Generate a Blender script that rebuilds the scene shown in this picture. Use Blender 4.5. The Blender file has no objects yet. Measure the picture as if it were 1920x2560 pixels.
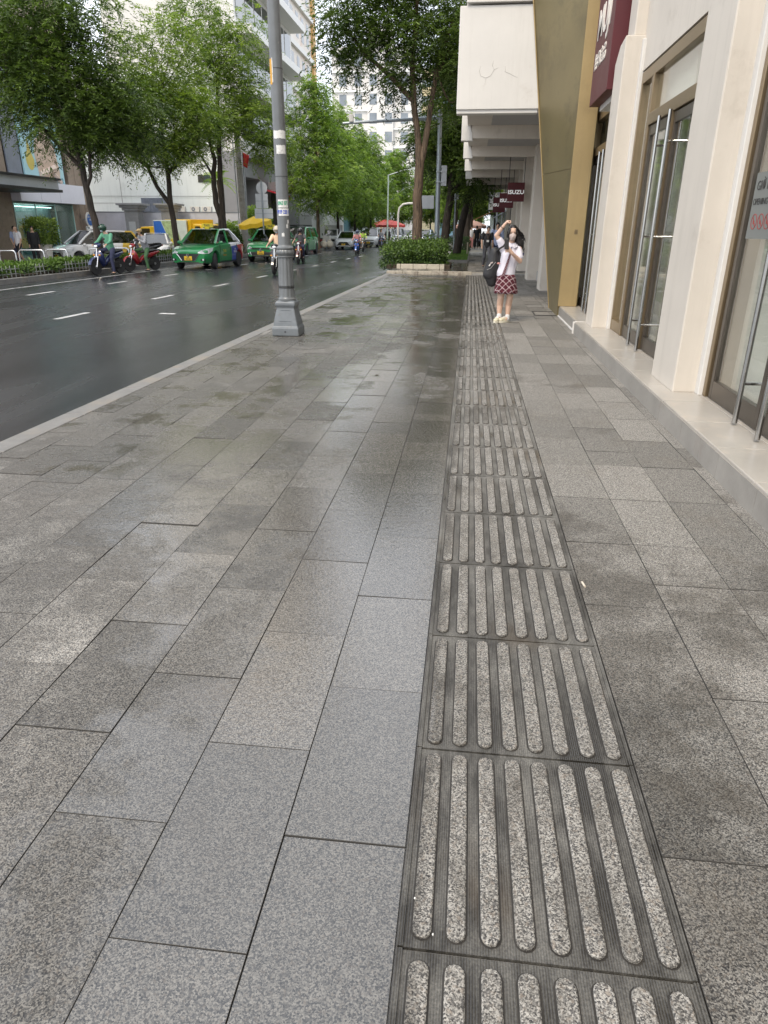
import bpy, math, random
import numpy as np
from mathutils import Vector, Matrix, Euler
PI = math.pi
R = math.radians
sc = bpy.context.scene
C = sc.collection
# ---------------------------------------------------------------- camera, sky, sun, exposure
cam_d = bpy.data.cameras.new('camera'); cam = bpy.data.objects.new('camera', cam_d); C.objects.link(cam)
sc.camera = cam
def set_cam():
    yaw, pitch, roll = R(-6.62), R(22.65), R(0.35)
    f0 = Vector((math.sin(yaw), math.cos(yaw), 0)); r0 = Vector((math.cos(yaw), -math.sin(yaw), 0)); u0 = Vector((0, 0, 1))
    f = f0*math.cos(pitch) - u0*math.sin(pitch); u = u0*math.cos(pitch) + f0*math.sin(pitch)
    r = r0*math.cos(roll) + u*math.sin(roll); u2 = u*math.cos(roll) - r0*math.sin(roll)
    cam.matrix_world = Matrix(((r.x, u2.x, -f.x, 0), (r.y, u2.y, -f.y, 0), (r.z, u2.z, -f.z, 1.39), (0, 0, 0, 1)))
set_cam()
cam_d.sensor_fit = 'VERTICAL'; cam_d.sensor_height = 24.0; cam_d.lens = 24.0*1697/2560
cam_d.clip_start = 0.05; cam_d.clip_end = 3000
SUN_EL, SUN_AZ = 52.0, 200.0           # degrees; azimuth clockwise from +Y, so the soft sun stands behind the camera
world = bpy.data.worlds.new('World'); sc.world = world; world.use_nodes = True
wn, wl = world.node_tree.nodes, world.node_tree.links
wn.clear()
wo = wn.new('ShaderNodeOutputWorld'); bg = wn.new('ShaderNodeBackground'); sky = wn.new('ShaderNodeTexSky')
sky.sky_type = 'NISHITA'; sky.sun_disc = False; sky.sun_elevation = R(SUN_EL); sky.sun_rotation = R(SUN_AZ)
sky.dust_density = 3.0; sky.air_density = 1.0; sky.ozone_density = 1.0
tc = wn.new('ShaderNodeTexCoord'); cn = wn.new('ShaderNodeTexNoise'); cn.inputs['Scale'].default_value = 2.2; cn.inputs['Detail'].default_value = 5
cr = wn.new('ShaderNodeValToRGB'); cr.color_ramp.elements[0].position = .36; cr.color_ramp.elements[1].position = .62
cr.color_ramp.elements[0].color = (.5, .5, .5, 1); cr.color_ramp.elements[1].color = (.95, .95, .95, 1)
mx = wn.new('ShaderNodeMix'); mx.data_type = 'RGBA'; mx.inputs['B'].default_value = (12.0, 12.5, 13.4, 1)
wl.new(tc.outputs['Generated'], cn.inputs['Vector']); wl.new(cn.outputs['Fac'], cr.inputs['Fac'])
wl.new(cr.outputs['Color'], mx.inputs['Factor']); wl.new(sky.outputs['Color'], mx.inputs['A']); wl.new(mx.outputs['Result'], bg.inputs['Color'])
bg.inputs['Strength'].default_value = 0.15
wl.new(bg.outputs['Background'], wo.inputs['Surface'])
sun_d = bpy.data.lights.new('sun', 'SUN'); sun_d.energy = 1.9; sun_d.angle = R(14); sun_d.color = (1.0, .86, .68)
sun = bpy.data.objects.new('sun', sun_d); C.objects.link(sun)
_sd = Vector((math.sin(R(SUN_AZ))*math.cos(R(SUN_EL)), math.cos(R(SUN_AZ))*math.cos(R(SUN_EL)), math.sin(R(SUN_EL))))
sun.rotation_euler = _sd.to_track_quat('Z', 'Y').to_euler()
sc.view_settings.view_transform = 'Standard'; sc.view_settings.look = 'None'; sc.view_settings.gamma = 1; sc.view_settings.exposure = 0.22
rnd = random.Random(7)

# ---------------------------------------------------------------- materials
MATS = {}
def nt(name):
    m = bpy.data.materials.new(name); m.use_nodes = True
    n, l = m.node_tree.nodes, m.node_tree.links
    return m, n, l, n['Principled BSDF']
def node(n, t, **kw):
    x = n.new(t)
    for k, v in kw.items():
        if k in x.inputs: x.inputs[k].default_value = v
        else: setattr(x, k, v)
    return x
def math_n(n, l, op, a, b=None, c=None, clamp=False):
    x = n.new('ShaderNodeMath'); x.operation = op; x.use_clamp = clamp
    for i, q in enumerate((a, b, c)):
        if q is None: continue
        if hasattr(q, 'is_linked'): l.new(q, x.inputs[i])
        else: x.inputs[i].default_value = q
    return x.outputs[0]
def mixc(n, l, fac, a, b, blend='MIX'):
    x = n.new('ShaderNodeMix'); x.data_type = 'RGBA'; x.blend_type = blend
    for key, q in (('Factor', fac), ('A', a), ('B', b)):
        s = x.inputs[key] if key == 'Factor' else [i for i in x.inputs if i.name == key and i.type == 'RGBA'][0]
        if hasattr(q, 'is_linked'): l.new(q, s)
        elif key == 'Factor': s.default_value = q
        else: s.default_value = tuple(q) + ((1,) if len(q) == 3 else ())
    return [o for o in x.outputs if o.type == 'RGBA'][0]
def ramp(n, l, fac, stops, interp='LINEAR'):
    x = n.new('ShaderNodeValToRGB'); x.color_ramp.interpolation = interp
    e = x.color_ramp.elements
    while len(e) < len(stops): e.new(.5)
    for i, (p, c) in enumerate(stops):
        e[i].position = p; e[i].color = tuple(c) + (1,) if hasattr(c, '__len__') else (c, c, c, 1)
    l.new(fac, x.inputs['Fac']); return x.outputs['Color']
def mat(name, col, rough=.5, metal=0., var=.12, vs=3., bump=0., bs=60., coat=0., spec=.5, stain=None, emit=0, streak=None):
    if name in MATS: return MATS[name]
    m, n, l, p = nt(name)
    p.inputs['Roughness'].default_value = rough; p.inputs['Metallic'].default_value = metal
    p.inputs['Specular IOR Level'].default_value = spec; p.inputs['Coat Weight'].default_value = coat
    p.inputs['Coat Roughness'].default_value = .06
    t = n.new('ShaderNodeTexCoord')
    nz = node(n, 'ShaderNodeTexNoise', Scale=vs, Detail=6.0, Roughness=.65); l.new(t.outputs['Object'], nz.inputs['Vector'])
    lo = tuple(max(0, c*(1-var)) for c in col); hi = tuple(min(1, c*(1+var)) for c in col)
    c = ramp(n, l, nz.outputs['Fac'], [(.3, lo), (.7, hi)])
    if stain:
        nz2 = node(n, 'ShaderNodeTexNoise', Scale=stain[1], Detail=8.0, Roughness=.7); l.new(t.outputs['Object'], nz2.inputs['Vector'])
        f = ramp(n, l, nz2.outputs['Fac'], [(stain[2], 0.), (min(1, stain[2]+.15), 1.)])
        c = mixc(n, l, f, c, stain[0])
    if streak:                                                           # rain streaks and grime running down the face
        mp = node(n, 'ShaderNodeMapping'); mp.inputs['Scale'].default_value = (7., 7., .45); l.new(t.outputs['Object'], mp.inputs['Vector'])
        sk = node(n, 'ShaderNodeTexNoise', Scale=1., Detail=7., Roughness=.7); l.new(mp.outputs[0], sk.inputs['Vector'])
        c = mixc(n, l, ramp(n, l, sk.outputs['Fac'], [(.52, 0.), (.74, streak[1])]), c, streak[0])
    l.new(c, p.inputs['Base Color'])
    l.new(math_n(n, l, 'MULTIPLY_ADD', nz.outputs['Fac'], rough*.3, rough*.85), p.inputs['Roughness'])
    if emit: l.new(c, p.inputs['Emission Color']); p.inputs['Emission Strength'].default_value = emit
    if bump:
        b = node(n, 'ShaderNodeBump', Strength=bump, Distance=.01)
        nb = node(n, 'ShaderNodeTexNoise', Scale=bs, Detail=4.0); l.new(t.outputs['Object'], nb.inputs['Vector'])
        l.new(nb.outputs['Fac'], b.inputs['Height']); l.new(b.outputs['Normal'], p.inputs['Normal'])
    MATS[name] = m; return m

# ---------------------------------------------------------------- mesh building
def bas(d):
    d = Vector(d).normalized(); a = Vector((0, 0, 1)) if abs(d.z) < .9 else Vector((1, 0, 0))
    u = d.cross(a).normalized(); return d, u, d.cross(u).normalized()
class MB:
    def __init__(s): s.v = []; s.f = []; s.m = []
    def add(s, vs, fs, m=0):
        o = len(s.v); s.v += [tuple(x) for x in vs]; s.f += [tuple(i+o for i in q) for q in fs]; s.m += [m]*len(fs); return s
    def box(s, c, d, rz=0, rx=0, ry=0, m=0, taper=1.0):
        M = Euler((rx, ry, rz)).to_matrix(); h = [x/2 for x in d]; vs = []
        for z in (-1, 1):
            k = 1 if z < 0 else taper
            for x, y in ((-1, -1), (1, -1), (1, 1), (-1, 1)): vs.append(Vector(c) + M @ Vector((x*h[0]*k, y*h[1]*k, z*h[2])))
        return s.add(vs, [(3, 2, 1, 0), (4, 5, 6, 7), (0, 1, 5, 4), (1, 2, 6, 5), (2, 3, 7, 6), (3, 0, 4, 7)], m)
    def bx(s, x0, x1, y0, y1, z0, z1, m=0): return s.box(((x0+x1)/2, (y0+y1)/2, (z0+z1)/2), (x1-x0, y1-y0, z1-z0), m=m)
    def quad(s, a, b, c, d, m=0): return s.add([a, b, c, d], [(0, 1, 2, 3)], m)
    def poly(s, ps, m=0): return s.add(ps, [tuple(range(len(ps)))], m)
    def prism(s, poly, ax, a, b, m=0):
        # polygon of 2-tuples in the two other axes (x,y,z order), extruded along axis ax from a to b
        def mk(p, t):
            q = [p[0], p[1]]; q.insert(ax, t); return tuple(q)
        n = len(poly); vs = [mk(p, a) for p in poly] + [mk(p, b) for p in poly]
        fs = [tuple(range(n))[::-1], tuple(range(n, 2*n))] + [(i, (i+1) % n, n+(i+1) % n, n+i) for i in range(n)]
        return s.add(vs, fs, m)
    def tube(s, pts, rad, n=8, m=0, cap=True):
        pts = [Vector(p) for p in pts]; N = len(pts)
        if not hasattr(rad, '__len__'): rad = [rad]*N
        vs = []; u = None
        for i, p in enumerate(pts):
            d = (pts[min(i+1, N-1)] - pts[max(i-1, 0)])
            if u is None: _, u, w = bas(d)
            d = d.normalized(); u = (u - d*u.dot(d)).normalized(); w = d.cross(u)
            for k in range(n):
                a = 2*PI*k/n; vs.append(p + (u*math.cos(a) + w*math.sin(a))*rad[i])
        fs = [(i*n+k, i*n+(k+1) % n, (i+1)*n+(k+1) % n, (i+1)*n+k) for i in range(N-1) for k in range(n)]
        if cap: fs += [tuple(range(n))[::-1], tuple(range((N-1)*n, N*n))]
        return s.add(vs, fs, m)
    def lathe(s, prof, n=20, c=(0, 0, 0), ax=2, m=0, ph=0., cap=True):
        vs = []
        for r, z in prof:
            for k in range(n):
                a = 2*PI*k/n + ph; q = [r*math.cos(a), r*math.sin(a)]; q.insert(ax, z); vs.append((c[0]+q[0], c[1]+q[1], c[2]+q[2]))
        N = len(prof); fs = [(i*n+k, i*n+(k+1) % n, (i+1)*n+(k+1) % n, (i+1)*n+k) for i in range(N-1) for k in range(n)]
        if cap: fs += [tuple(range(n))[::-1], tuple(range((N-1)*n, N*n))]
        return s.add(vs, fs, m)
    def ell(s, c, r, nu=14, nv=9, rot=None, m=0):
        vs = [(0, 0, -1)]
        for j in range(1, nv):
            t = -PI/2 + PI*j/nv
            for i in range(nu): vs.append((math.cos(t)*math.cos(2*PI*i/nu), math.cos(t)*math.sin(2*PI*i/nu), math.sin(t)))
        vs.append((0, 0, 1)); L = len(vs)-1
        fs = [(0, 1+(i+1) % nu, 1+i) for i in range(nu)]
        for j in range(nv-2):
            for i in range(nu): a = 1+j*nu; fs.append((a+i, a+(i+1) % nu, a+nu+(i+1) % nu, a+nu+i))
        a = 1+(nv-2)*nu; fs += [(a+i, a+(i+1) % nu, L) for i in range(nu)]
        M = rot or Matrix.Identity(3)
        return s.add([Vector(c) + M @ Vector((x*r[0], y*r[1], z*r[2])) for x, y, z in vs], fs, m)
    def build(s, name, mats, parent=None, smooth=False, bevel=0, label=None, seg=2):
        me = bpy.data.meshes.new(name); me.from_pydata(s.v, [], s.f)
        if not isinstance(mats, (list, tuple)): mats = [mats]
        for x in mats: me.materials.append(x)
        if len(mats) > 1: me.polygons.foreach_set('material_index', s.m)
        me.validate(); me.update()
        if smooth:
            me.polygons.foreach_set('use_smooth', [True]*len(me.polygons))
            if smooth is True: me.set_sharp_from_angle(angle=R(40))
        return put(name, me, parent, bevel, label, seg)
def put(name, me, parent=None, bevel=0, label=None, seg=2):
    o = bpy.data.objects.new(name, me); C.objects.link(o)
    if parent is not None: o.parent = parent
    if bevel:
        b = o.modifiers.new('bevel', 'BEVEL'); b.width = bevel; b.segments = seg; b.limit_method = 'ANGLE'; b.angle_limit = R(35)
    if label: o['label'] = label
    return o
def tag(o, label, cat, group=None):
    o['label'] = label; o['category'] = cat
    if group: o['group'] = group
    return o
def thing(name, label, cat, loc=(0, 0, 0), rz=0, group=None, scale=1):
    o = bpy.data.objects.new(name, None); C.objects.link(o); o.location = loc; o.rotation_euler = (0, 0, rz); o.empty_display_size = .2
    o.scale = (scale,)*3
    return tag(o, label, cat, group)
def struct(o, kind='structure'): o['kind'] = kind; return o
def copy_tree(o, parent=None):
    c = o.copy(); C.objects.link(c)
    if parent is not None: c.parent = parent
    for ch in list(o.children): copy_tree(ch, c)
    return c
_tmp = bpy.data.scenes.new('tmp')                      # evaluates modifiers away from the big scene; removed at the end
def bake(o):
    _tmp.collection.objects.link(o); vl = _tmp.view_layers[0]; vl.update(); dg = vl.depsgraph
    me = bpy.data.meshes.new_from_object(o.evaluated_get(dg), depsgraph=dg)
    bpy.data.objects.remove(o); return me
def text(name, body, size, m, parent=None, loc=(0, 0, 0), rot=(0, 0, 0), ext=.002, sx=1., bold=0., align='CENTER', shear=0.):
    cu = bpy.data.curves.new(name, 'FONT'); cu.body = body; cu.size = size; cu.extrude = ext; cu.offset = bold; cu.align_x = align; cu.align_y = 'CENTER'; cu.shear = shear
    cu.resolution_u = 3
    me = bake(bpy.data.objects.new(name, cu)); me.name = name; me.materials.clear(); me.materials.append(m)
    o = put(name, me, parent); o.location = loc; o.rotation_euler = rot; o.scale = (sx, 1, 1); return o
def blob(name, segs, m, parent=None, vox=.015, smooth=4, label=None):
    """one continuous skin around tapered limbs: segs = (p0, r0, p1, r1) with r a number or (side, depth)"""
    b = MB()
    for s_ in segs:
        p0, r0, p1, r1 = s_[:4]; p0 = Vector(p0); p1 = Vector(p1); side = Vector(s_[4]) if len(s_) > 4 else Vector((0, 1, 0))
        d = p1 - p0; L = d.length
        if L < 1e-6: d = Vector((0, 0, 1)); L = 1e-6
        d = d/d.length if d.length > 1e-9 else Vector((0, 0, 1))
        u = side - d*side.dot(d)
        if u.length < .05: u = Vector((1, 0, 0)) - d*d.x
        u.normalize(); w = d.cross(u)
        a0, b0 = r0 if hasattr(r0, '__len__') else (r0, r0); a1, b1 = r1 if hasattr(r1, '__len__') else (r1, r1)
        n = 14; rings = []
        for k in range(1, 4):
            t = PI/2*(1-k/3); rings.append((p0 - d*min(a0, b0)*math.sin(t), a0*math.cos(t), b0*math.cos(t)))
        for k in range(1, 4): q = k/4; rings.append((p0.lerp(p1, q), a0+(a1-a0)*q, b0+(b1-b0)*q))
        for k in range(3):
            t = PI/2*k/3; rings.append((p1 + d*min(a1, b1)*math.sin(t), a1*math.cos(t), b1*math.cos(t)))
        rings[0:0] = [(p0 - d*min(a0, b0)*.995, a0*.12, b0*.12)]; rings.append((p1 + d*min(a1, b1)*.995, a1*.12, b1*.12))
        vs = [c + u*(x*math.cos(2*PI*k/n)) + w*(y*math.sin(2*PI*k/n)) for c, x, y in rings for k in range(n)]
        N = len(rings); fs = [(i*n+k, i*n+(k+1) % n, (i+1)*n+(k+1) % n, (i+1)*n+k) for i in range(N-1) for k in range(n)]
        fs += [tuple(range(n))[::-1], tuple(range((N-1)*n, N*n))]
        b.add(vs, fs)
    me = bpy.data.meshes.new(name); me.from_pydata(b.v, [], b.f); o = bpy.data.objects.new(name, me)
    r = o.modifiers.new('remesh', 'REMESH'); r.mode = 'VOXEL'; r.voxel_size = vox
    if smooth: q = o.modifiers.new('smooth', 'SMOOTH'); q.factor = .5; q.iterations = smooth
    m2 = bake(o); bpy.data.meshes.remove(me)
    m2.name = name; m2.materials.clear(); m2.materials.append(m); m2.polygons.foreach_set('use_smooth', [True]*len(m2.polygons))
    return put(name, m2, parent, label=label)
def np_mesh(name, V, F, m, parent=None, attr=None, mi=None):
    """V (n,3), F (k,4) arrays; attr = (name, per-face floats)"""
    me = bpy.data.meshes.new(name); k = len(F)
    me.vertices.add(len(V)); me.vertices.foreach_set('co', np.ascontiguousarray(V, dtype=np.float32).ravel())
    me.loops.add(k*4); me.loops.foreach_set('vertex_index', np.ascontiguousarray(F, dtype=np.int32).ravel())
    me.polygons.add(k); me.polygons.foreach_set('loop_start', np.arange(0, 4*k, 4, dtype=np.int32))
    me.update(calc_edges=True); me.validate(); me.shade_flat()
    for x in (m if isinstance(m, (list, tuple)) else [m]): me.materials.append(x)
    if mi is not None: me.polygons.foreach_set('material_index', np.asarray(mi, dtype=np.int32))
    if attr is not None:
        for an, av in (attr if isinstance(attr, list) else [attr]):
            a = me.attributes.new(an, 'FLOAT', 'FACE'); a.data.foreach_set('value', np.ascontiguousarray(av, dtype=np.float32))
    return put(name, me, parent)
# ---------------------------------------------------------------- ground materials
def pos_xyz(n, l):
    g = n.new('ShaderNodeNewGeometry'); s = n.new('ShaderNodeSeparateXYZ'); l.new(g.outputs['Position'], s.inputs[0])
    return g.outputs['Position'], s.outputs[0], s.outputs[1], s.outputs[2]
def granite(name, light=1.0, strip=False):
    m, n, l, p = nt(name)
    P, X, Y, Z = pos_xyz(n, l)
    at = node(n, 'ShaderNodeAttribute', attribute_name='tone'); aw = node(n, 'ShaderNodeAttribute', attribute_name='wet')
    # grain
    g1 = node(n, 'ShaderNodeTexNoise', Scale=185., Detail=5., Roughness=.7); l.new(P, g1.inputs['Vector'])
    g2 = node(n, 'ShaderNodeTexNoise', Scale=95., Detail=2.); g2.noise_dimensions = '4D'; g2.inputs['W'].default_value = 3.; l.new(P, g2.inputs['Vector'])
    g3 = node(n, 'ShaderNodeTexNoise', Scale=330., Detail=1.); l.new(P, g3.inputs['Vector'])
    wp = node(n, 'ShaderNodeTexNoise', Scale=260., Detail=2.); l.new(P, wp.inputs['Vector'])
    va = n.new('ShaderNodeVectorMath'); va.operation = 'MULTIPLY_ADD'; l.new(wp.outputs['Color'], va.inputs[0]); va.inputs[1].default_value = (.003, .003, .003); l.new(P, va.inputs[2])
    vo = node(n, 'ShaderNodeTexVoronoi', Scale=320.); l.new(va.outputs[0], vo.inputs['Vector']); sv = n.new('ShaderNodeSeparateColor'); l.new(vo.outputs['Color'], sv.inputs[0])
    gmix = math_n(n, l, 'MULTIPLY_ADD', g1.outputs['Fac'], .55, math_n(n, l, 'MULTIPLY_ADD', sv.outputs[0], .46, -.06))
    c = ramp(n, l, gmix, [(.18, (.022, .023, .026)), (.33, (.105, .105, .107)), (.46, (.25, .248, .243)), (.64, (.46, .455, .445))])
    c = mixc(n, l, ramp(n, l, g2.outputs['Fac'], [(.56, 0.), (.68, .55)]), c, (.29, .25, .215))
    c = mixc(n, l, ramp(n, l, g3.outputs['Fac'], [(.30, .8), (.42, 0.)]), c, (.06, .06, .065))
    # slab tone and dirt
    c = mixc(n, l, 1.0, c, ramp(n, l, at.outputs['Fac'], [(0., (.74, .73, .70)), (1., (1.15, 1.13, 1.09))]), 'MULTIPLY')
    d1 = node(n, 'ShaderNodeTexNoise', Scale=2.1, Detail=7., Roughness=.7); l.new(P, d1.inputs['Vector'])
    c = mixc(n, l, ramp(n, l, d1.outputs['Fac'], [(.52, 0.), (.72, .34)]), c, (.16, .135, .105))
    if strip:
        st = n.new('ShaderNodeTexNoise'); st.inputs['Scale'].default_value = 1.; st.inputs['Detail'].default_value = 6.
        mp = node(n, 'ShaderNodeMapping'); mp.inputs['Scale'].default_value = (14, 5, 1); l.new(P, mp.inputs['Vector']); l.new(mp.outputs[0], st.inputs['Vector'])
        c = mixc(n, l, ramp(n, l, st.outputs['Fac'], [(.44, 0.), (.68, .45)]), c, (.075, .067, .054))
    # wetness
    n1 = node(n, 'ShaderNodeTexNoise', Scale=.85, Detail=8., Roughness=.66); n1.inputs['Distortion'].default_value = .3; l.new(P, n1.inputs['Vector'])
    bxr = ramp(n, l, math_n(n, l, 'MULTIPLY_ADD', X, 1/5., .64), [(0., .46), (.20, .54), (.38, .62), (.50, .74), (.622, .80), (.64, .18), (.74, .14), (.80, .06), (.90, 0.), (1., 0.)])
    byr = ramp(n, l, math_n(n, l, 'MULTIPLY_ADD', Y, 1/30., 0.), [(0., .24), (.085, .26), (.12, .36), (.18, .44), (.24, .34), (.33, .32), (.40, .36), (.6, .34), (1., .36)])
    w = math_n(n, l, 'ADD', bxr, byr); w = math_n(n, l, 'MULTIPLY_ADD', n1.outputs['Fac'], 1.5, w); n4 = node(n, 'ShaderNodeTexNoise', Scale=4.2, Detail=6., Roughness=.7); l.new(P, n4.inputs['Vector']); w = math_n(n, l, 'MULTIPLY_ADD', math_n(n, l, 'SUBTRACT', n4.outputs['Fac'], .5), .75, w); w = math_n(n, l, 'MULTIPLY_ADD', aw.outputs['Fac'], .16, w)
    w = math_n(n, l, 'MULTIPLY_ADD', math_n(n, l, 'MULTIPLY', math_n(n, l, 'GREATER_THAN', X, .53), ramp(n, l, math_n(n, l, 'MULTIPLY', Y, .1), [(.26, 1.), (.36, 0.)])), .42, w)
    w = math_n(n, l, 'MULTIPLY_ADD', math_n(n, l, 'MULTIPLY', ramp(n, l, math_n(n, l, 'MULTIPLY_ADD', X, .5, .6), [(.22, 0.), (.36, 1.), (.555, 1.), (.56, 0.)]), ramp(n, l, math_n(n, l, 'MULTIPLY', Y, .1), [(.06, .3), (.10, 1.), (.30, 1.), (.45, 0.)])), .34, w)
    damp = ramp(n, l, math_n(n, l, 'SUBTRACT', w, 1.25), [(.14, 0.), (.36, 1.)])
    film = ramp(n, l, math_n(n, l, 'SUBTRACT', w, 1.25), [(.42, 0.), (.64, 1.)])
    c = mixc(n, l, 1.0, c, (light*1.11, light*1.09, light*1.045), 'MULTIPLY')
    dc = mixc(n, l, 1.0, c, (.54, .53, .515), 'MULTIPLY'); c = mixc(n, l, damp, c, dc)
    l.new(c, p.inputs['Base Color'])
    ro = math_n(n, l, 'MULTIPLY_ADD', damp, -.24, .62); ro = math_n(n, l, 'MULTIPLY_ADD', film, -.31, ro)
    l.new(math_n(n, l, 'MULTIPLY_ADD', g1.outputs['Fac'], .06, math_n(n, l, 'SUBTRACT', ro, .03)), p.inputs['Roughness'])
    l.new(math_n(n, l, 'MULTIPLY_ADD', film, .60, .40), p.inputs['Specular IOR Level'])
    b = node(n, 'ShaderNodeBump', Distance=.004)
    rp = node(n, 'ShaderNodeTexNoise', Scale=38., Detail=3., Roughness=.6); rp.inputs['Distortion'].default_value = .6; l.new(P, rp.inputs['Vector'])
    h = math_n(n, l, 'MULTIPLY_ADD', rp.outputs['Fac'], 2.4, math_n(n, l, 'MULTIPLY', g1.outputs['Fac'], .8)); l.new(h, b.inputs['Height'])
    l.new(math_n(n, l, 'MULTIPLY_ADD', film, -.36, .46), b.inputs['Strength']); l.new(b.outputs['Normal'], p.inputs['Normal'])
    return m
m_grout = mat('dark joint', (.055, .052, .047), .8)
m_gran = granite('wet granite', .79); m_bar = granite('tactile bar granite', .80, True)
def groove_mat():
    m, n, l, p = nt('tactile groove')
    P, X, Y, Z = pos_xyz(n, l)
    wv = n.new('ShaderNodeTexWave'); wv.bands_direction = 'X'; wv.inputs['Scale'].default_value = 55.; wv.inputs['Distortion'].default_value = .6; wv.inputs['Detail'].default_value = 2.; l.new(P, wv.inputs['Vector'])
    mp = node(n, 'ShaderNodeMapping'); mp.inputs['Scale'].default_value = (6, 2.2, 1); l.new(P, mp.inputs['Vector'])
    nz = node(n, 'ShaderNodeTexNoise', Scale=1., Detail=8., Roughness=.7); l.new(mp.outputs[0], nz.inputs['Vector'])
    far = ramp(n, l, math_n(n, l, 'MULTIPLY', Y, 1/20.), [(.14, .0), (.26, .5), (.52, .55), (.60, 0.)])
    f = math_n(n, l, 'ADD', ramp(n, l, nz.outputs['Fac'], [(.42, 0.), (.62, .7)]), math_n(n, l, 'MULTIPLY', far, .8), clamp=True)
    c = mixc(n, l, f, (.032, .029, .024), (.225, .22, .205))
    c = mixc(n, l, math_n(n, l, 'MULTIPLY', wv.outputs['Fac'], .15), c, (.05, .048, .042))
    sp_ = node(n, 'ShaderNodeTexNoise', Scale=190., Detail=4., Roughness=.7); l.new(P, sp_.inputs['Vector'])
    c = mixc(n, l, 1.0, c, ramp(n, l, sp_.outputs['Fac'], [(.36, (.6, .6, .6)), (.52, (.95, .94, .91)), (.66, (1.3, 1.28, 1.22))]), 'MULTIPLY')
    br = node(n, 'ShaderNodeTexNoise', Scale=1.3, Detail=5.); l.new(P, br.inputs['Vector'])
    c = mixc(n, l, ramp(n, l, br.outputs['Fac'], [(.56, 0.), (.70, .4)]), c, (.13, .085, .04))
    l.new(c, p.inputs['Base Color']); l.new(ramp(n, l, nz.outputs['Fac'], [(.35, .22), (.6, .6)]), p.inputs['Roughness'])
    b = node(n, 'ShaderNodeBump', Strength=.3, Distance=.002); l.new(wv.outputs['Fac'], b.inputs['Height']); l.new(b.outputs['Normal'], p.inputs['Normal'])
    return m
m_groove = groove_mat()
def asphalt():
    m, n, l, p = nt('wet asphalt')
    P, X, Y, Z = pos_xyz(n, l)
    g1 = node(n, 'ShaderNodeTexNoise', Scale=120., Detail=3.); l.new(P, g1.inputs['Vector'])
    mp = node(n, 'ShaderNodeMapping'); mp.inputs['Scale'].default_value = (.55, .12, 1); mp.inputs['Rotation'].default_value = (0, 0, R(4)); l.new(P, mp.inputs['Vector'])
    w = node(n, 'ShaderNodeTexNoise', Scale=1., Detail=8., Roughness=.62); w.inputs['Distortion'].default_value = .5; l.new(mp.outputs[0], w.inputs['Vector'])
    c = ramp(n, l, g1.outputs['Fac'], [(.35, (.009, .0105, .013)), (.55, (.022, .025, .029)), (.75, (.075, .08, .09))])
    c = mixc(n, l, ramp(n, l, w.outputs['Fac'], [(.42, 0.), (.6, .55)]), c, (.036, .037, .038))
    l.new(c, p.inputs['Base Color'])
    l.new(ramp(n, l, w.outputs['Fac'], [(.36, .18), (.52, .25), (.68, .34)]), p.inputs['Roughness'])
    p.inputs['Specular IOR Level'].default_value = .55
    b = node(n, 'ShaderNodeBump', Strength=.20, Distance=.005); l.new(g1.outputs['Fac'], b.inputs['Height']); l.new(b.outputs['Normal'], p.inputs['Normal'])
    return m
m_asph = asphalt()
m_soil = mat('dark soil', (.06, .045, .03), .9, bump=.5, bs=30)
m_conc = mat('grey concrete', (.32, .31, .29), .7, var=.2, vs=4, bump=.25, bs=90, stain=((.16, .14, .11), 1.2, .52))
m_kerb = mat('kerb stone', (.185, .18, .17), .5, var=.18, vs=9, bump=.35, bs=120, stain=((.24, .21, .17), 2.3, .50))
m_paint = mat('road paint', (.50, .50, .49), .5, var=.25, vs=14, stain=((.10, .10, .10), 6, .50))
# ---------------------------------------------------------------- ground, road, pavements
KX = lambda y: -3.2 + .0215*(min(y, 60)-4.2)            # road side of the near kerb
FX = lambda y: -13.1 + .014*(min(y, 120)-20)            # road side of the far kerb
b = MB(); b.quad((-400, -60, -.75), (400, -60, -.75), (400, 1500, -.75), (-400, 1500, -.75)); struct(b.build('ground', m_conc))
b = MB(); b.quad((-14.2, -15, -.15), (-1.0, -15, -.15), (-1.0, 420, -.15), (-14.2, 420, -.15)); struct(b.build('road', m_asph))
def slabs(specs, name, m, z=0., gap=.0011, bev=.0009, jitter=True):
    V, F, T, W = [], [], [], []
    for (x0, x1, y0, y1) in specs:
        x0 += gap; x1 -= gap; y0 += gap; y1 -= gap; o = len(V); t = rnd.random(); w = rnd.random()
        dz = rnd.uniform(-.0012, .0012) if jitter else 0; kj = 1 if y0 < 9 else 1.9; tx = rnd.gauss(0, .0030)*kj; ty = rnd.gauss(0, .0032)*kj
        cx, cy = (x0+x1)/2, (y0+y1)/2
        zz = lambda x, y: z + dz + (x-cx)*tx + (y-cy)*ty
        for (a, c) in ((x0, y0), (x1, y0), (x1, y1), (x0, y1)): V.append((a, c, z-.02))
        for (a, c) in ((x0, y0), (x1, y0), (x1, y1), (x0, y1)): V.append((a, c, zz(a, c)-bev))
        for (a, c) in ((x0+bev, y0+bev), (x1-bev, y0+bev), (x1-bev, y1-bev), (x0+bev, y1-bev)): V.append((a, c, zz(a, c)))
        for q in ((8, 9, 10, 11), (4, 5, 9, 8), (5, 6, 10, 9), (6, 7, 11, 10), (7, 4, 8, 11), (0, 1, 5, 4), (1, 2, 6, 5), (2, 3, 7, 6), (3, 0, 4, 7)):
            F.append(tuple(i+o for i in q)); T.append(t); W.append(w)
    return np_mesh(name, np.array(V), np.array(F), [m, m_grout], attr=[('tone', T), ('wet', W)], mi=[0]*5 and ([0, 1, 1, 1, 1, 1, 1, 1, 1]*(len(F)//9)))
sp = []
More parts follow.
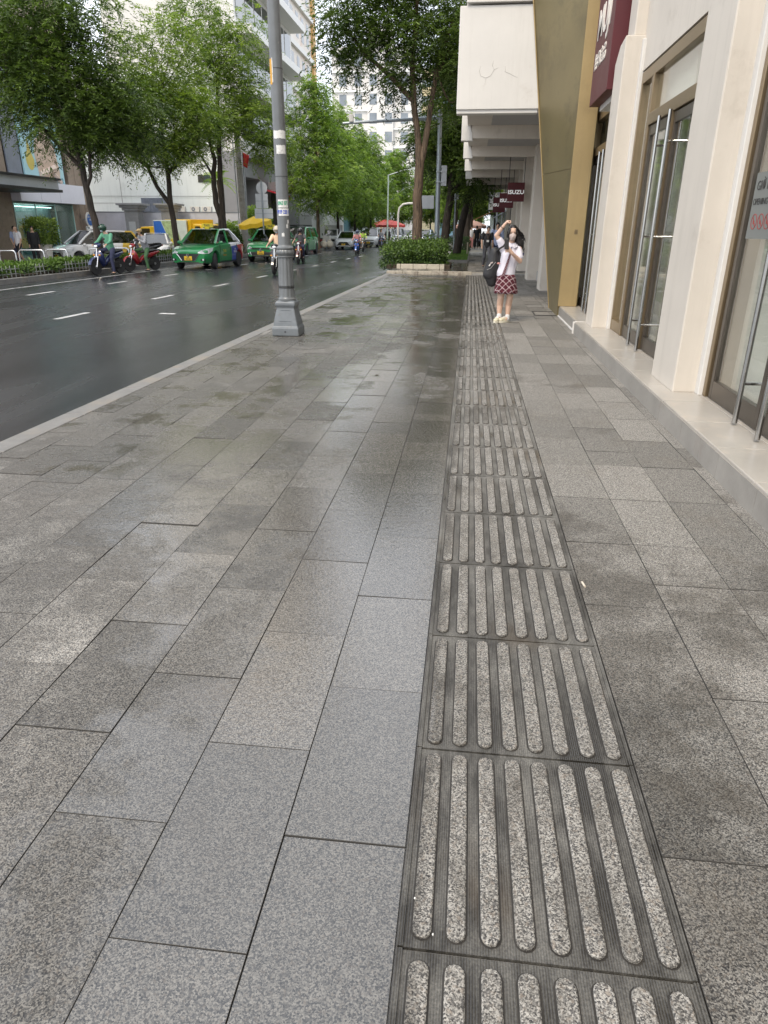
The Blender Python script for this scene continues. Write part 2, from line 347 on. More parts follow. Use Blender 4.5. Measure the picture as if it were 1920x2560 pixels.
for k in range(11):
    x1 = -.082-.303*k; x0 = x1-.303; y = (1.209 if k % 2 == 0 else .906) - .6*5
    while y < 24.0:
        c0 = max(x0, KX(y)+.05)
        if x1-c0 > .06:
            if y > 3 and rnd.random() < .16: c_ = y+rnd.choice((.2, .3, .4)); sp += [(c0, x1, y, min(c_, 24.06)), (c0, x1, min(c_, 24.03), min(y+.6, 24.06))]
            else: sp.append((c0, x1, y, min(y+.6, 24.06)))
        y += .6
rc = [(.532, .848), (.848, 1.157), (1.157, 1.475), (1.475, 1.60)]
for k, (x0, x1) in enumerate(rc):
    ys = [-.54, .06, .66, 1.26, 1.86, 2.46, 2.665, 3.06]
    if k == 1: ys = [-.24, .36, .96, 1.30, 1.90, 2.45, 2.66, 3.06]
    if k == 3: ys = [-.5+.4*i for i in range(9)]
    while ys[-1] < 24: ys.append(ys[-1]+(.6 if k != 1 or len(ys) % 5 else .3) if k < 3 else ys[-1]+.4)
    for ya, yb in zip(ys, ys[1:]): sp.append((x0, x1, ya, yb))
for k in range(3):                                                    # recessed walk under the canopy
    y = 13.9+.3*(k % 2)
    while y < 24: sp.append((1.6+.4*k, 2.0+.4*k, y, y+.6)); y += .6
struct(slabs(sp, 'sidewalk', m_gran))
sp = []
for k in range(8):
    y = 24.32+.3*(k % 2)
    while y < 44: sp.append((-.08+.31*k, .23+.31*k, y, y+.6)); y += .6
for k in range(9):
    y = 24.5
    while y < 31.5:
        if k*.3-2.75 < -.35: sp.append((-2.75+.3*k, -2.45+.3*k, y, y+.6))
        y += .6
struct(slabs(sp, 'raised_walk', m_gran, z=.06))
b = MB(); b.bx(-4, 3.2, -3, 24.1, -.6, -.014); b.bx(-2.74, 3.2, 24.1, 44.1, -.6, .046)
for (y0, y1) in ((44.1, 200),): b.bx(-2.2, 3.2, y0, y1, -.6, .06)
# keep the base out of the road
b.v = [(max(x, KX(y)+.04), y, z) for x, y, z in b.v]; struct(b.build('pavement_base', m_conc))
# tactile strip
V = MB(); G = MB(); TT, WW = [], []
for k in range(-3, 39):
    y0 = .962+.6*k; y1 = y0+.6
    if y1 > 24.1: break
    G.bx(-.079, .529, y0+.0035, y1-.0035, -.03, -.0045)
    t = rnd.random(); w = rnd.random()
    G.bx(-.079, -.067, y0+.002, y1-.002, -.004, .0005); G.bx(.519, .529, y0+.002, y1-.002, -.004, -.0005)
    jit = rnd.uniform(-.004, .004)
    for i in range(8):
        cx = -.030 + .0733*i + jit*.3; hw = .0205; ya, yb = y0+.022+jit+hw, y1-.024+jit-hw; o = len(V.v); ring = []
        for a in range(7): q = PI*a/6; ring.append((math.cos(q), math.sin(q), yb))
        for a in range(7): q = PI+PI*a/6; ring.append((math.cos(q), math.sin(q), ya))
        n_ = len(ring); vs = []
        for (sc_, z) in ((1., -.006), (1., .0012), (.86, .0036)):
            vs += [(cx+hw*sc_*a, yy+hw*sc_*c, z) for a, c, yy in ring]
        fs = [(j*n_+i2, j*n_+(i2+1) % n_, (j+1)*n_+(i2+1) % n_, (j+1)*n_+i2) for j in range(2) for i2 in range(n_)] + [tuple(range(2*n_, 3*n_))]
        V.add(vs, fs); TT += [min(1, .55+.45*t)]*len(fs); WW += [w]*len(fs)
        V.add([(cx+(hw+.0042)*a, yy+(hw+.0042)*c, -.0042) for a, c, yy in ring], [tuple(range(n_))], 1); TT.append(.5); WW.append(.5)   # flat dark outline round the bar
bars = V.build('tactile_bars', [m_bar, mat('dark bar outline', (.026, .023, .019), .6, var=.5, vs=14)])
for an, av in (('tone', TT), ('wet', WW)):
    a = bars.data.attributes.new(an, 'FLOAT', 'FACE'); a.data.foreach_set('value', av)
struct(bars); struct(G.build('tactile_strip', m_groove))
# kerbs
b = MB(); y = -2.0
while y < 150:
    L = 1.0 if y < 40 else 5; b.quad
    a0, a1 = KX(y), KX(y+L)
    for (xa, xb, zt, zb) in ((0, .185, .006, -.3),):
        vs = []
        for z in (zb, zt):
            for (yy, aa) in ((y+.006, a0), (y+L-.006, a1)): vs += [(aa+xa+(.012 if z > 0 else 0), yy, z), (aa+xb, yy, z)]
        b.add(vs, [(0, 1, 3, 2), (4, 6, 7, 5), (0, 4, 5, 1), (2, 3, 7, 6), (0, 2, 6, 4), (1, 5, 7, 3)])
    y += L
struct(b.build('near_kerb', m_kerb, bevel=.008))
b = MB(); y = 5.0
while y < 150:
    L = 1.0 if y < 45 else 6; a0, a1 = FX(y), FX(y+L)
    vs = []
    for z in (-.3, .0):
        for (yy, aa) in ((y+.004, a0), (y+L-.004, a1)): vs += [(aa-.25, yy, z), (aa, yy, z)]
    b.add(vs, [(0, 1, 3, 2), (4, 6, 7, 5), (0, 4, 5, 1), (2, 3, 7, 6), (0, 2, 6, 4), (1, 5, 7, 3)]); y += L
struct(b.build('far_kerb', m_kerb, bevel=.01))
m_farpave = mat('far paving', (.25, .24, .225), .42, var=.25, vs=3, bump=.2, bs=50, stain=((.12, .11, .10), .7, .5))
b = MB(); b.bx(-15.0, -13.2, 5, 420, -.4, -.012); b.v = [(x if x < -14 else FX(y)-.2, y, z) for x, y, z in b.v]; struct(b.build('far_sidewalk', m_farpave))
b = MB(); b.quad((-80, 5, -.24), (-14.9, 5, -.24), (-14.9, 420, -.24), (-80, 420, -.24)); struct(b.build('forecourt', m_farpave))
# painted lane dashes
b = MB()
for (x0, sl, ya, ln, per, n_) in ((-7.335, .026, 11.83, 1.08, 3.85, 9), (-10.58, .027, 12.3, 1.1, 3.78, 10)):
    for k in range(n_):
        y = ya+per*k; xx = lambda q: x0+sl*(q-12.3 if x0 > -9 else q-17)
        b.quad((xx(y)-.065, y, -.146), (xx(y)+.065, y, -.146), (xx(y+ln)+.065, y+ln, -.146), (xx(y+ln)-.065, y+ln, -.146))
b.quad((-12.2, 14, -.146), (-12.12, 14, -.146), (-11.9, 44, -.146), (-11.98, 44, -.146))
b.quad((-5.9, 12.9, -.146), (-5.55, 12.9, -.146), (-5.6, 13.05, -.146), (-5.9, 13.1, -.146))
struct(b.build('lane_markings', m_paint))
# stone edge of the raised walk
b = MB(); x = KX(24)+.02
for w_ in (.55, .5, .48, .52, .5, .3):
    b.bx(x, x+w_-.006, 24.04, 24.3, -.05, .085); x += w_
b.bx(x, 2.0, 24.1, 24.3, -.05, .055)
struct(b.build('step_stones', mat('worn kerb stone', (.40, .36, .29), .5, var=.3, vs=7, bump=.5, bs=40, stain=((.15, .11, .08), 5, .5)), bevel=.012))
# ---------------------------------------------------------------- building on the right
m_cream = mat('cream paint', (.61, .56, .49), .55, var=.06, vs=1.2, bump=.10, bs=120, stain=((.50, .45, .385), 1.9, .58), streak=((.47, .43, .37), .45))
m_white = mat('white paint', (.68, .665, .63), .5, var=.04, vs=1.5, stain=((.60, .57, .53), 2.0, .62), streak=((.56, .54, .50), .40))
m_soff = mat('grey soffit panel', (.36, .35, .34), .6, var=.05)
m_gold = mat('gold cladding', (.40, .30, .15), .42, metal=.35, var=.10, vs=1.3, spec=.4, stain=((.33, .25, .13), 1.1, .56), streak=((.30, .23, .12), .4))
m_bronze = mat('bronze aluminium', (.27, .205, .125), .36, metal=.75, var=.10, vs=2)
m_dkbr = mat('dark bronze rail', (.105, .09, .075), .3, metal=.6, var=.12)
m_steel = mat('brushed steel', (.42, .415, .40), .2, metal=1., var=.06, vs=8)
m_marble = mat('beige marble tile', (.385, .358, .318), .30, var=.10, vs=2.2, stain=((.46, .41, .35), 3.2, .55))
m_mface = mat('marble riser', (.29, .272, .245), .45, var=.14, vs=3.5, bump=.15, bs=60, stain=((.27, .24, .21), 2.4, .56))
m_black = mat('black plastic', (.015, .015, .016), .45)
m_maroon = mat('dark red sign panel', (.085, .009, .014), .5, var=.08)
m_letter = mat('pale sign letter', (.72, .68, .62), .5)
def glassm(name, tint, alpha=.35, rough=.02):
    m, n, l, p = nt(name); n.remove(p)
    o = [x for x in n if x.type == 'OUTPUT_MATERIAL'][0]
    tr = node(n, 'ShaderNodeBsdfTransparent', Color=tuple(tint)+(1,)); gl = node(n, 'ShaderNodeBsdfGlossy', Roughness=rough)
    gl.inputs['Color'].default_value = (1, 1, 1, 1)
    fr = node(n, 'ShaderNodeFresnel', IOR=1.5); ge = n.new('ShaderNodeNewGeometry'); l.new(math_n(n, l, 'MULTIPLY_ADD', ge.outputs['Backfacing'], 1/1.5-1.5, 1.5), fr.inputs['IOR']); f = math_n(n, l, 'MULTIPLY_ADD', fr.outputs[0], 1.0, alpha*.25, clamp=True)
    mx_ = n.new('ShaderNodeMixShader'); l.new(f, mx_.inputs[0]); l.new(tr.outputs[0], mx_.inputs[1]); l.new(gl.outputs[0], mx_.inputs[2]); l.new(mx_.outputs[0], o.inputs[0])
    return m
m_glass = glassm('shop glass', (.92, .94, .93), .15); m_dkglass = glassm('tinted car glass', (.20, .22, .22), .25); m_grglass = glassm('green shop glass', (.62, .80, .78), .3)
bld = thing('shop_building', 'cream shop building with tall bronze framed glass doors and gold angled fin beside the pavement', 'building', (0, 0, 0))
# plinth with tiles
b = MB(); y = -2.0
for (ya, yb, xa) in ((-2., 10.36, 1.558), (10.36, 13.42, 1.595)):
    y = ya
    while y < yb-.01:
        e = min(y+.62, yb); b.bx(xa, 1.90, y+.0015, e-.0015, -.05, .165); b.bx(1.903, 2.6, y+.0015-.0, e-.0015, -.05, .1651); y = e
b.build('plinth', m_marble, bld, bevel=.006)
b = MB(); y = -2.0
for (ya, yb, xa) in ((-2., 10.36, 1.548), (10.36, 13.42, 1.585)):
    y = ya
    while y < yb-.01:
        e = min(y+rnd.choice((.42, .6, .35)), yb); b.bx(xa, xa+.009, y+.0015, e-.0015, -.02, .150); y = e
b.build('plinth_riser', m_mface, bld)
b = MB(); b.bx(1.53, 1.62, 10.35, 10.37, 0, .168); b.bx(1.55, 1.93, 10.352, 10.372, .15, .172); b.bx(1.572, 1.586, 10.37, 13.4, -.01, .02); b.build('trim', m_white, bld)
# walls
b = MB()
b.bx(1.915, 2.5, -3, 13.0, 3.12, 14)                      # over the doors
b.bx(1.925, 2.3, 5.785, 6.5, .16, 3.12); b.bx(1.925, 2.3, 9.69, 10.4, .16, 3.12)
b.bx(1.915, 2.5, 13.0, 41, 4.6, 14); b.bx(2.62, 2.9, 13, 41, -.05, 4.6)
b.bx(1.9, 2.62, 13.45, 14.0, -.05, 4.6)
b.bx(1.9, 12, 40.6, 41, 0, 14); b.bx(1.9, 12, -3.4, -3, 0, 14); b.bx(11.6, 12, -3, 41, 0, 14); b.bx(1.9, 12, -3.4, 41, 14, 14.3)
b.build('wall', m_cream, bld)
b = MB(); b.bx(2.55, 11.6, -3, 13.3, .0, .166); b.build('shop_floor', mat('shop floor', (.45, .42, .38), .4), bld)
b = MB(); b.bx(2.5, 11.6, -3, 13.3, 3.2, 3.3); b.bx(4.5, 4.6, -3, 13.3, .17, 3.2); b.build('interior_wall', m_white, bld)
# pilasters
def pil(poly_yz, x0, x1, nm='pilaster', m=m_cream):
    q = MB(); q.prism([(y, z) for y, z in poly_yz], 0, x0, x1); return q.build(nm, m, bld, bevel=.012)
pil([(5.78, .16), (6.485, .16), (6.485, 9), (5.78, 9)], 1.708, 1.93)
q = MB(); q.bx(1.885, 1.96, 5.69, 5.79, .162, 9); q.build('pilaster', m_white, bld, bevel=.006)
pil([(9.75, .16), (10.28, .16), (10.28, 3.30), (10.05, 3.46), (9.75, 3.50)], 1.690, 1.93)
q = MB(); q.bx(1.88, 1.95, 9.67, 9.76, .162, 3.45); q.build('pilaster', m_white, bld, bevel=.006)
pil([(9.80, 3.50), (10.22, 3.45), (10.22, 9), (9.80, 9)], 1.79, 1.93)
# door bays
def door(y0, y1, hy, X=1.935, z0=.17, z1=2.47):
    d = MB(); w = .055
    d.bx(X, X+.05, y0, y0+w, z0, z1); d.bx(X, X+.05, y1-w, y1, z0, z1); d.bx(X+.002, X+.048, y0+w, y1-w, z1-.10, z1); d.bx(X+.002, X+.048, y0+w, y1-w, z0, z0+.14)
    o = d.build('door', [m_dkbr], bld, bevel=.003)
    g = MB(); g.bx(X+.02, X+.03, y0+w, y1-w, z0+.14, z1-.10); g.build('glass', m_glass, o)
    h = MB()
    for x in (X-.085, X+.135): h.tube([(x, hy, z0+.01), (x, hy, z1)], .0175, 12)
    for z in (.45, 1.33, 2.2): h.tube([(X-.085, hy, z), (X+.135, hy, z)], .011, 8)
    h.build('handle', m_steel, o, smooth=True); return o
def bay(y0, y1, side, zt=3.10):
    X = 1.93; f = MB(); w = .06
    f.bx(X-.012, X+.09, y1-w, y1, .166, zt); f.bx(X-.012, X+.09, y0, y0+w, .166, zt)
    f.bx(X-.010, X+.09, y0+w, y1-w, zt-.12, zt); f.bx(X-.016, X+.09, y0+w, y1-w-side, 2.48, 2.60)
    if side:
        f.bx(X-.014, X+.09, y1-w-side, y1-side+.01, .166, zt-.12); f.bx(X-.008, X+.08, y1-side+.01, y1-w, .166, .30)
        f.bx(X-.004, X+.08, y1-side+.05, y1-side+.085, .30, zt-.12)
    f.build('door_frame', m_bronze, bld, bevel=.004)
    g = MB(); g.bx(X+.035, X+.043, y0+w, y1-w-side, 2.60, zt-.12)
    if side: g.bx(X+.035, X+.043, y1-side+.01, y1-w, .30, zt-.12)
    g.build('transom_glass', m_glass, bld)
bay(6.50, 9.67, .60)
door(8.05, 9.0, 8.22); door(7.02, 7.97, 7.80)
q = MB(); q.bx(1.905, 1.99, 7.975, 8.045, .17, 2.48); q.build('door_post', m_bronze, bld, bevel=.004)
bay(2.6, 5.69, .0)
door(4.62, 5.60, 4.76); door(3.6, 4.56, 4.36)
bay(10.42, 12.93, .0); door(11.6, 12.86, 11.72); door(10.5, 11.54, 11.4)
# blinds behind the glass
b = MB(); b.bx(2.10, 2.12, 8.05, 9.6, .17, 3.1); b.bx(2.42, 2.45, 6.4, 8.0, .17, 3.1); b.bx(2.13, 2.15, 6.5, 9.6, 2.52, 3.11); b.bx(2.10, 2.12, 3.0, 5.62, .17, 3.1); b.bx(2.30, 2.33, 10.5, 12.9, .2, 3.1)
b.build('blind', mat('cream blind', (.86, .80, .70), .7, var=.06), bld)
# gold panel and the fin that folds out over the pavement
q = MB(); q.bx(1.562, 1.87, 12.50, 12.9, .168, 5.2); q.bx(1.868, 1.94, 12.9, 13.5, .168, 5.2); q.build('gold_panel', m_gold, bld, bevel=.004)
q = MB()
for (za, zb) in ((0., 2.30), (2.306, 5.4)):
    fx = lambda z: 1.566-.150*z; fy = lambda z: 13.86-.02*z
    vs = []
    for i in range(15):
        for j in range(11): z = za+(zb-za)*i/14; f = j/10; vs.append((1.558+(fx(z)-1.558)*f, 12.515+(fy(z)-12.515)*f, z))
    q.add(vs, [(i*11+j, i*11+j+1, (i+1)*11+j+1, (i+1)*11+j) for i in range(14) for j in range(10)])
    q.add([(1.558, 12.515, za), (fx(za), fy(za), za), (fx(zb), fy(zb), zb), (1.558, 12.515, zb), (1.9, 12.6, za), (1.9, fy(za)+.05, za), (1.9, fy(zb)+.05, zb), (1.9, 12.6, zb)],
          [(1, 5, 6, 2), (0, 4, 5, 1), (3, 2, 6, 7), (4, 7, 6, 5), (0, 3, 7, 4)])
q.build('gold_fin', mat('shade-toned gold fin', (.20, .165, .085), .42, metal=.4, var=.12, vs=.9, stain=((.14, .115, .065), 1.0, .52)), bld, smooth=True)  # same gold as the panel, its colour darkened to paint in the fin's shade
q = MB(); q.tube([(1.562-.150*z, 13.845-.02*z, z) for z in (0, 5.3)], .012, 6); q.build('fin_edge', m_gold, bld)
q = MB(); q.box((1.735, 12.497, 1.36), (.055, .008, .07)); q.build('outlet_plate', m_bronze, bld)
# canopy
cz = 3.30
q = MB(); q.bx(-.365, 1.055, 13.80, 14.05, cz+.03, 4.84); q.bx(-.365, -.2, 14.05, 17.6, cz+.55, 4.84); q.bx(-.36, 1.05, 13.83, 14.05, cz-.03, cz+.03); q.bx(-.26, 1.02, 13.75, 17, 4.87, 7.5)
q.build('canopy_beam', m_white, bld, bevel=.01)
m_crack = mat('hairline crack', (.42, .40, .37), .9)
def crack(pts):
    q = MB(); q.tube([(x, 13.798, z) for x, z in pts], [.001]+[.0024]*(len(pts)-2)+[.0008], 4); q.build('crack', m_crack, bld)
crack([(.02, 3.98), (.005, 3.90), (.03, 3.83), (.12, 3.80), (.20, 3.83), (.255, 3.92), (.33, 3.95)]); crack([(.255, 3.92), (.22, 3.98), (.24, 4.06)]); crack([(.44, 3.97), (.45, 3.88), (.52, 3.86), (.60, 3.82), (.66, 3.80)]); crack([(.45, 3.88), (.42, 3.90)]); crack([(.12, 3.80), (.11, 3.70)])
q = MB(); q.bx(-.20, 2.62, 14.05, 40.4, 3.62, 3.86); q.build('canopy_slab', m_cream, bld)
q = MB()
yr = (18.1, 22.4, 27.0, 31.1, 36.0, 40.2)
for i, y in enumerate(yr):
    p_ = (14.05,) + yr; ya = p_[i]
    q.bx(.34, 1.98, ya+.12, y-.12, 3.600, 3.625)
q.build('soffit_panel', m_soff, bld)
for y in yr:
    q = MB(); x0 = -.335
    # end block with a curved inner edge, then the cross beam
    prof = [(x0, cz), (x0+.27, cz)] + [(x0+.27-.10*math.sin(t*PI/2), cz+.08+.55*t) for t in (.15, .4, .7, 1.)] + [(x0+.16, 4.5), (x0, 4.5)]
    q.prism(prof, 1, y, y+.28); q.bx(x0+.02, x0+.12, y+.28, y+4.0, 3.95, 4.5); q.build('canopy_beam', m_white, bld, bevel=.008)
    q = MB(); q.bx(x0+.24, 2.62, y+.01, y+.24, cz+.05, 3.63); q.build('canopy_rib', m_cream, bld, bevel=.008)
for (x0, x1, y) in ((1.745, 2.63, 17.92), (1.72, 2.63, 21.75), (1.66, 2.63, 25.4), (1.74, 2.63, 29.4), (1.74, 2.63, 33.5), (1.74, 2.63, 37.5)):
    q = MB(); q.bx(x0, x1, y, y+.75, -.02, 3.62); q.build('column', m_cream, bld, bevel=.012)
q = MB(); q.bx(2.0, 2.6, 18.7, 40, -.02, .25); q.build('plinth', m_soff, bld)
t = thing('dome_camera', 'small black dome security camera under the white canopy edge', 'camera', (-.02, 14.2, 3.60))
MB().lathe([(.085, 0), (.085, -.05), (.07, -.06)], 20).build('camera_mount', m_black, t, smooth=True); MB().ell((0, 0, -.06), (.068, .068, .075)).build('camera_dome', mat('black gloss', (.01, .01, .01), .05), t, smooth=True)
# maroon wall sign
t = thing('wall_sign', 'tall dark red shop sign with big pale Latin and small Asian lettering above the doors', 'sign', (1.63, 11.05, 3.05))
q = MB(); q.bx(0, .22, -.68, .70, 0, 2.6); q.build('sign_panel', m_maroon, t, bevel=.006)
q = MB(); q.bx(.14, .3, -.6, .6, -.07, 0.0); q.build('sign_bracket', m_white, t)
RX = (PI/2, 0, -PI/2)
text('lettering', 'MUJI', .50, m_letter, t, (-.004, .06, .93), RX, .006, bold=.006)
text('lettering', '無印良品', .22, m_letter, t, (-.004, .12, .50), RX, .006)
# opening hours notice on the near door
t = thing('door_notice', 'grey frosted opening hours notice with red symbols on the nearest glass door', 'notice', (1.950, 5.10, 1.34))
q = MB(); q.bx(0, .003, -.36, .40, 0, .42); q.build('notice_panel', mat('frosted film', (.18, .19, .178), .6, var=.04), t)
m_ink = mat('black ink', (.03, .03, .03), .6); m_red = mat('red ink', (.30, .035, .03), .5)
text('lettering', 'GIỜ MỞ CỬA', .085, m_ink, t, (-.002, .36, .335), RX, .0008, align='LEFT'); text('lettering', 'OPENING HOURS', .058, m_ink, t, (-.002, .38, .235), RX, .0008, align='LEFT')
for i in range(4):
    q = MB(); cy = .30-.115*i; q.lathe([(.050, -.001), (.050, .001), (.0445, .001), (.0445, -.001), (.050, -.001)], 20, (-.001, cy, .11), 0, cap=False)
    q.box((-.0015, cy, .11), (.002, .08, .006), rx=R(45)); q.box((-.0012, cy+.004, .105), (.0015, .022, .022)); q.build('symbol', m_red, t)
# hanging maroon signs under the canopy
def hsign(loc, w, h, z1, label, pole=None, ttl='ISUZU'):
    t = thing('hanging_sign', label, 'sign', loc, 0, 'dark red signs under the canopy')
    q = MB(); q.bx(-w/2, w/2, -.05, .05, 0, h); q.build('sign_panel', m_maroon, t, bevel=.004)
    for sx in (-1, 1): q = MB(); q.tube([(sx*(w/2-.03), 0, h), (sx*(w/2-.03), 0, z1)], .012, 6); q.build('hanger', m_black, t)
    if pole: q = MB(); q.tube([(w/2-.07, 0, 0), (w/2-.07, 0, pole)], .016, 6); q.build('post', m_black, t)
    text('lettering', ttl, .158*w/.53, mat('white sign letter', (.85, .85, .84), .5, emit=.25), t, (0, -.054, h*.49), (PI/2, 0, 0), .004, sx=1.12*w/.53, bold=.0045)
    return t
hsign((1.40, 25.0, 2.24), .55, .57, 1.36, 'larger dark red hanging sign with white lettering, nearest under the canopy')
hsign((1.24, 28.0, 2.13), .52, .50, 1.48, 'smaller dark red sign with a thin dark post below it, partly behind the nearest sign', pole=-2.07)
hsign((1.20, 34.0, 2.10), .55, .62, 1.50, 'dark red sign farthest back under the canopy, mostly hidden behind the other two')
# ---------------------------------------------------------------- lamp post on the near kerb
m_lamp = mat('grey lamp paint', (.145, .155, .16), .36, metal=.15, var=.14, vs=5, coat=.15, bump=.08, bs=80, stain=((.34, .33, .31), 13, .635))
m_lampb = mat('worn lamp paint', (.155, .172, .185), .42, metal=.1, var=.16, vs=6, bump=.15, bs=60, stain=((.12, .095, .07), 6.5, .60))
LP = (-2.49, 9.62, 0)
t = thing('street_lamp', 'tall grey cast iron lamp post with square pedestal and stickers at the pavement edge', 'lamp post', LP)
s2 = math.sqrt(2)
q = MB(); q.lathe([(h*s2, z) for h, z in ((.188, .002), (.188, .10), (.180, .125), (.172, .135), (.166, .18), (.122, .375), (.128, .385), (.140, .41), (.140, .445), (.110, .47))], 4, ph=PI/4)
q.build('pedestal', m_lampb, t, bevel=.014)
q = MB()
for a in range(4):                                                       # raised panel frame on each face
    M = Matrix.Rotation(a*PI/2, 3, 'Z'); sl = math.atan2(.044, .195)
    for (cx, cz, w, h) in ((0, .345, .13, .008), (0, .20, .17, .008)):
        hw = .166-(cz-.18)*.2256
        q.box(M @ Vector((cx, -hw-.002, cz)), (w, .006, h), rz=a*PI/2)
    for sx in (-1, 1):
        q.add([M @ Vector(v) for v in ((sx*.085-.004, -.163, .20), (sx*.085+.004, -.163, .20), (sx*.065+.004, -.130, .345), (sx*.065-.004, -.130, .345), (sx*.085-.004, -.158, .20), (sx*.085+.004, -.158, .20), (sx*.065+.004, -.126, .345), (sx*.065-.004, -.126, .345))],
              [(0, 1, 2, 3), (0, 3, 7, 4), (1, 5, 6, 2)])
q.build('panel_frame', m_lampb, t); q = MB(); q.lathe([(.012, -.192), (.012, -.186)], 10, (0, 0, .06), 1); q.build('bolt', m_black, t)
def flute(prof, n=12, dep=.10):
    vs = []; N = n*6
    for r, z, d in prof:
        for k in range(N):
            a = 2*PI*k/N; rr = r*(1-d*max(0, math.cos(a*n))**2); vs.append((rr*math.cos(a), rr*math.sin(a), z))
    return vs, [(i*N+k, i*N+(k+1) % N, (i+1)*N+(k+1) % N, (i+1)*N+k) for i in range(len(prof)-1) for k in range(N)]
q = MB(); q.lathe([(.128, .468), (.128, .49), (.116, .50), (.112, .515)], 28); vs, fs = flute([(.110, .512, 0), (.108, .54, .09), (.101, 1.0, .09), (.100, 1.03, 0)]); q.add(vs, fs); q.build('fluted_shaft', m_lamp, t, smooth=True)
for rb, zb, hb_ in ((.1115, .63, .015), (.1105, .652, .008)): q = MB(); q.lathe([(rb, zb), (rb, zb+hb_)], 28); q.build('band', mat('dark strap', (.03, .03, .03), .5), t)
q = MB(); q.lathe([(.098, 1.02), (.116, 1.028), (.116, 1.045), (.10, 1.05)], 28); vs, fs = flute([(.10, 1.048, 0), (.119, 1.065, .05), (.126, 1.09, .07), (.119, 1.115, .05), (.10, 1.13, 0)], 14, .1); q.add(vs, fs); q.lathe([(.10, 1.128), (.117, 1.134), (.117, 1.15), (.096, 1.165), (.086, 1.18)], 28); q.build('ring_collar', m_lamp, t, smooth=True)
q = MB(); q.tube([(0, 0, 1.17), (0, 0, 1.3), (0, 0, 2.04), (0, 0, 4.), (0, 0, 8.5)], [.086, .083, .081, .077, .06], 28); q.build('pole', m_lamp, t, smooth=True)
for rb, zb in ((.0835, 2.005), (.081, 3.2)): q = MB(); q.lathe([(rb, zb), (rb, zb+.007)], 28); q.build('band', mat('dark strap', (.03, .03, .03), .5), t)
q = MB(); q.tube([(0, 0, 8.4), (-.6, 0, 8.9), (-1.8, 0, 9.0)], .05, 10); q.build('lamp_arm', m_lamp, t); q = MB(); q.ell((-2.0, 0, 8.98), (.35, .14, .08)); q.build('lamp_head', m_lamp, t)
m_pap = mat('white sticker paper', (.68, .68, .66), .6, var=.16, vs=25, stain=((.34, .34, .34), 22, .54))
def sticker(z0, z1, a0, a1, m, rag=0.):
    q = MB(); n = 12; vs = []
    for j, z in enumerate((z0, z1)):
        for k in range(n+1):
            a = R(a0+(a1-a0)*k/n); r = .0842-.002*(z-1.4)+.0006; vs.append((r*math.cos(a), r*math.sin(a), z+(rnd.uniform(-rag, rag)))); 
    q.add(vs, [(k, k+1, n+2+k, n+1+k) for k in range(n)]); return q.build('sticker', m, t)
def wraptext(s, size, z, ac, m, parent, sx=1.):
    o = text('lettering', s, size, m, parent, ext=.0005, bold=.0022)
    for v in o.data.vertices:
        r = .0858-.002*(z-1.4)+v.co.z*.3+.0004; a = R(ac)+v.co.x*sx/.085; y = v.co.y
        v.co = (r*math.cos(a), r*math.sin(a), z+y)
m_grn = mat('green ink', (.03, .30, .16), .6); m_blu = mat('blue ink', (.03, .08, .45), .6)
s1_ = sticker(1.64, 1.735, -122, -22, m_pap, .002); wraptext('0963 871', .062, 1.690, -72, m_grn, s1_, .62)
s1_ = sticker(1.54, 1.63, -120, -14, m_pap, .002); wraptext('0939 220 10', .062, 1.585, -68, m_blu, s1_, .62)
sticker(2.265, 2.365, -110, -20, m_pap, .004)
sticker(2.44, 2.53, -135, -12, m_pap, .006)
for (z, a, w) in ((1.31, -84, 12), (1.415, -42, 9), (1.47, -30, 8)): sticker(z-.022, z+.022, a-w, a+w, m_pap, .008)
s1_ = sticker(3.03, 3.30, -150, -118, mat('orange sticker', (.62, .33, .04), .5), .002); sticker(3.05, 3.31, -117, -108, m_pap)
# ---------------------------------------------------------------- traffic camera mast
m_galv = mat('galvanised steel', (.33, .37, .40), .4, metal=.5, var=.12, vs=3)
m_tin = mat('pale grey board', (.46, .48, .50), .5, var=.08)
t = thing('traffic_mast', 'tall grey mast with a long arm over the road beside the leafy planting bed', 'mast', (-1.42, 31, .05))
q = MB(); q.tube([(0, 0, 0), (-.03, 0, 5.75)], [.11, .085], 12); q.build('pole', m_galv, t, smooth=True)
q = MB(); q.tube([(-.05, 0, 5.42), (-.5, 0, 5.41), (-3.95, 0, 5.27)], [.075, .07, .045], 10); q.box((-.05, 0, 5.4), (.26, .26, .05)); q.box((-.05, 0, 5.48), (.24, .24, .03)); q.build('arm', m_galv, t)
q = MB(); q.bx(-3.68, -3.52, -.1, .1, 5.31, 5.58); q.build('camera_box', m_white, t, bevel=.01)
q = MB(); q.bx(.10, .32, -.12, .12, 2.98, 3.72); q.box((.06, 0, 3.5), (.34, .3, .04)); q.box((.06, 0, 3.12), (.34, .3, .04)); q.build('control_box', m_tin, t, bevel=.008)
def disc_sign(name, label, loc, zc, r, ztop, plates=(), m=m_tin, cat='sign'):
    t = thing(name, label, cat, loc); q = MB(); q.tube([(0, 0, 0), (0, 0, ztop)], .035, 8); q.build('post', m_galv, t, smooth=True)
    q = MB(); q.lathe([(r, .045), (r, .055)], 28, (0, 0, zc), 1); q.build('sign_disc', m, t)
    for (x0, x1, z0, z1) in plates: q = MB(); q.bx(x0, x1, .045, .055, z0, z1); q.build('sign_plate', m, t, bevel=.003)
    for (x0, x1, z0, z1) in plates: q = MB(); q.bx(x0+.02, x1-.02, .036, .046, (z0+z1)/2-.015, (z0+z1)/2+.015); q.build('bracket', m_galv, t)
    return t
disc_sign('round_sign', 'grey back of a round sign above two blank plates on a blue post', (-10.35, 36, -.15), 3.36, .28, 3.68, ((-.35, .28, 2.45, 3.10), (-.43, .5, 1.98, 2.43)))
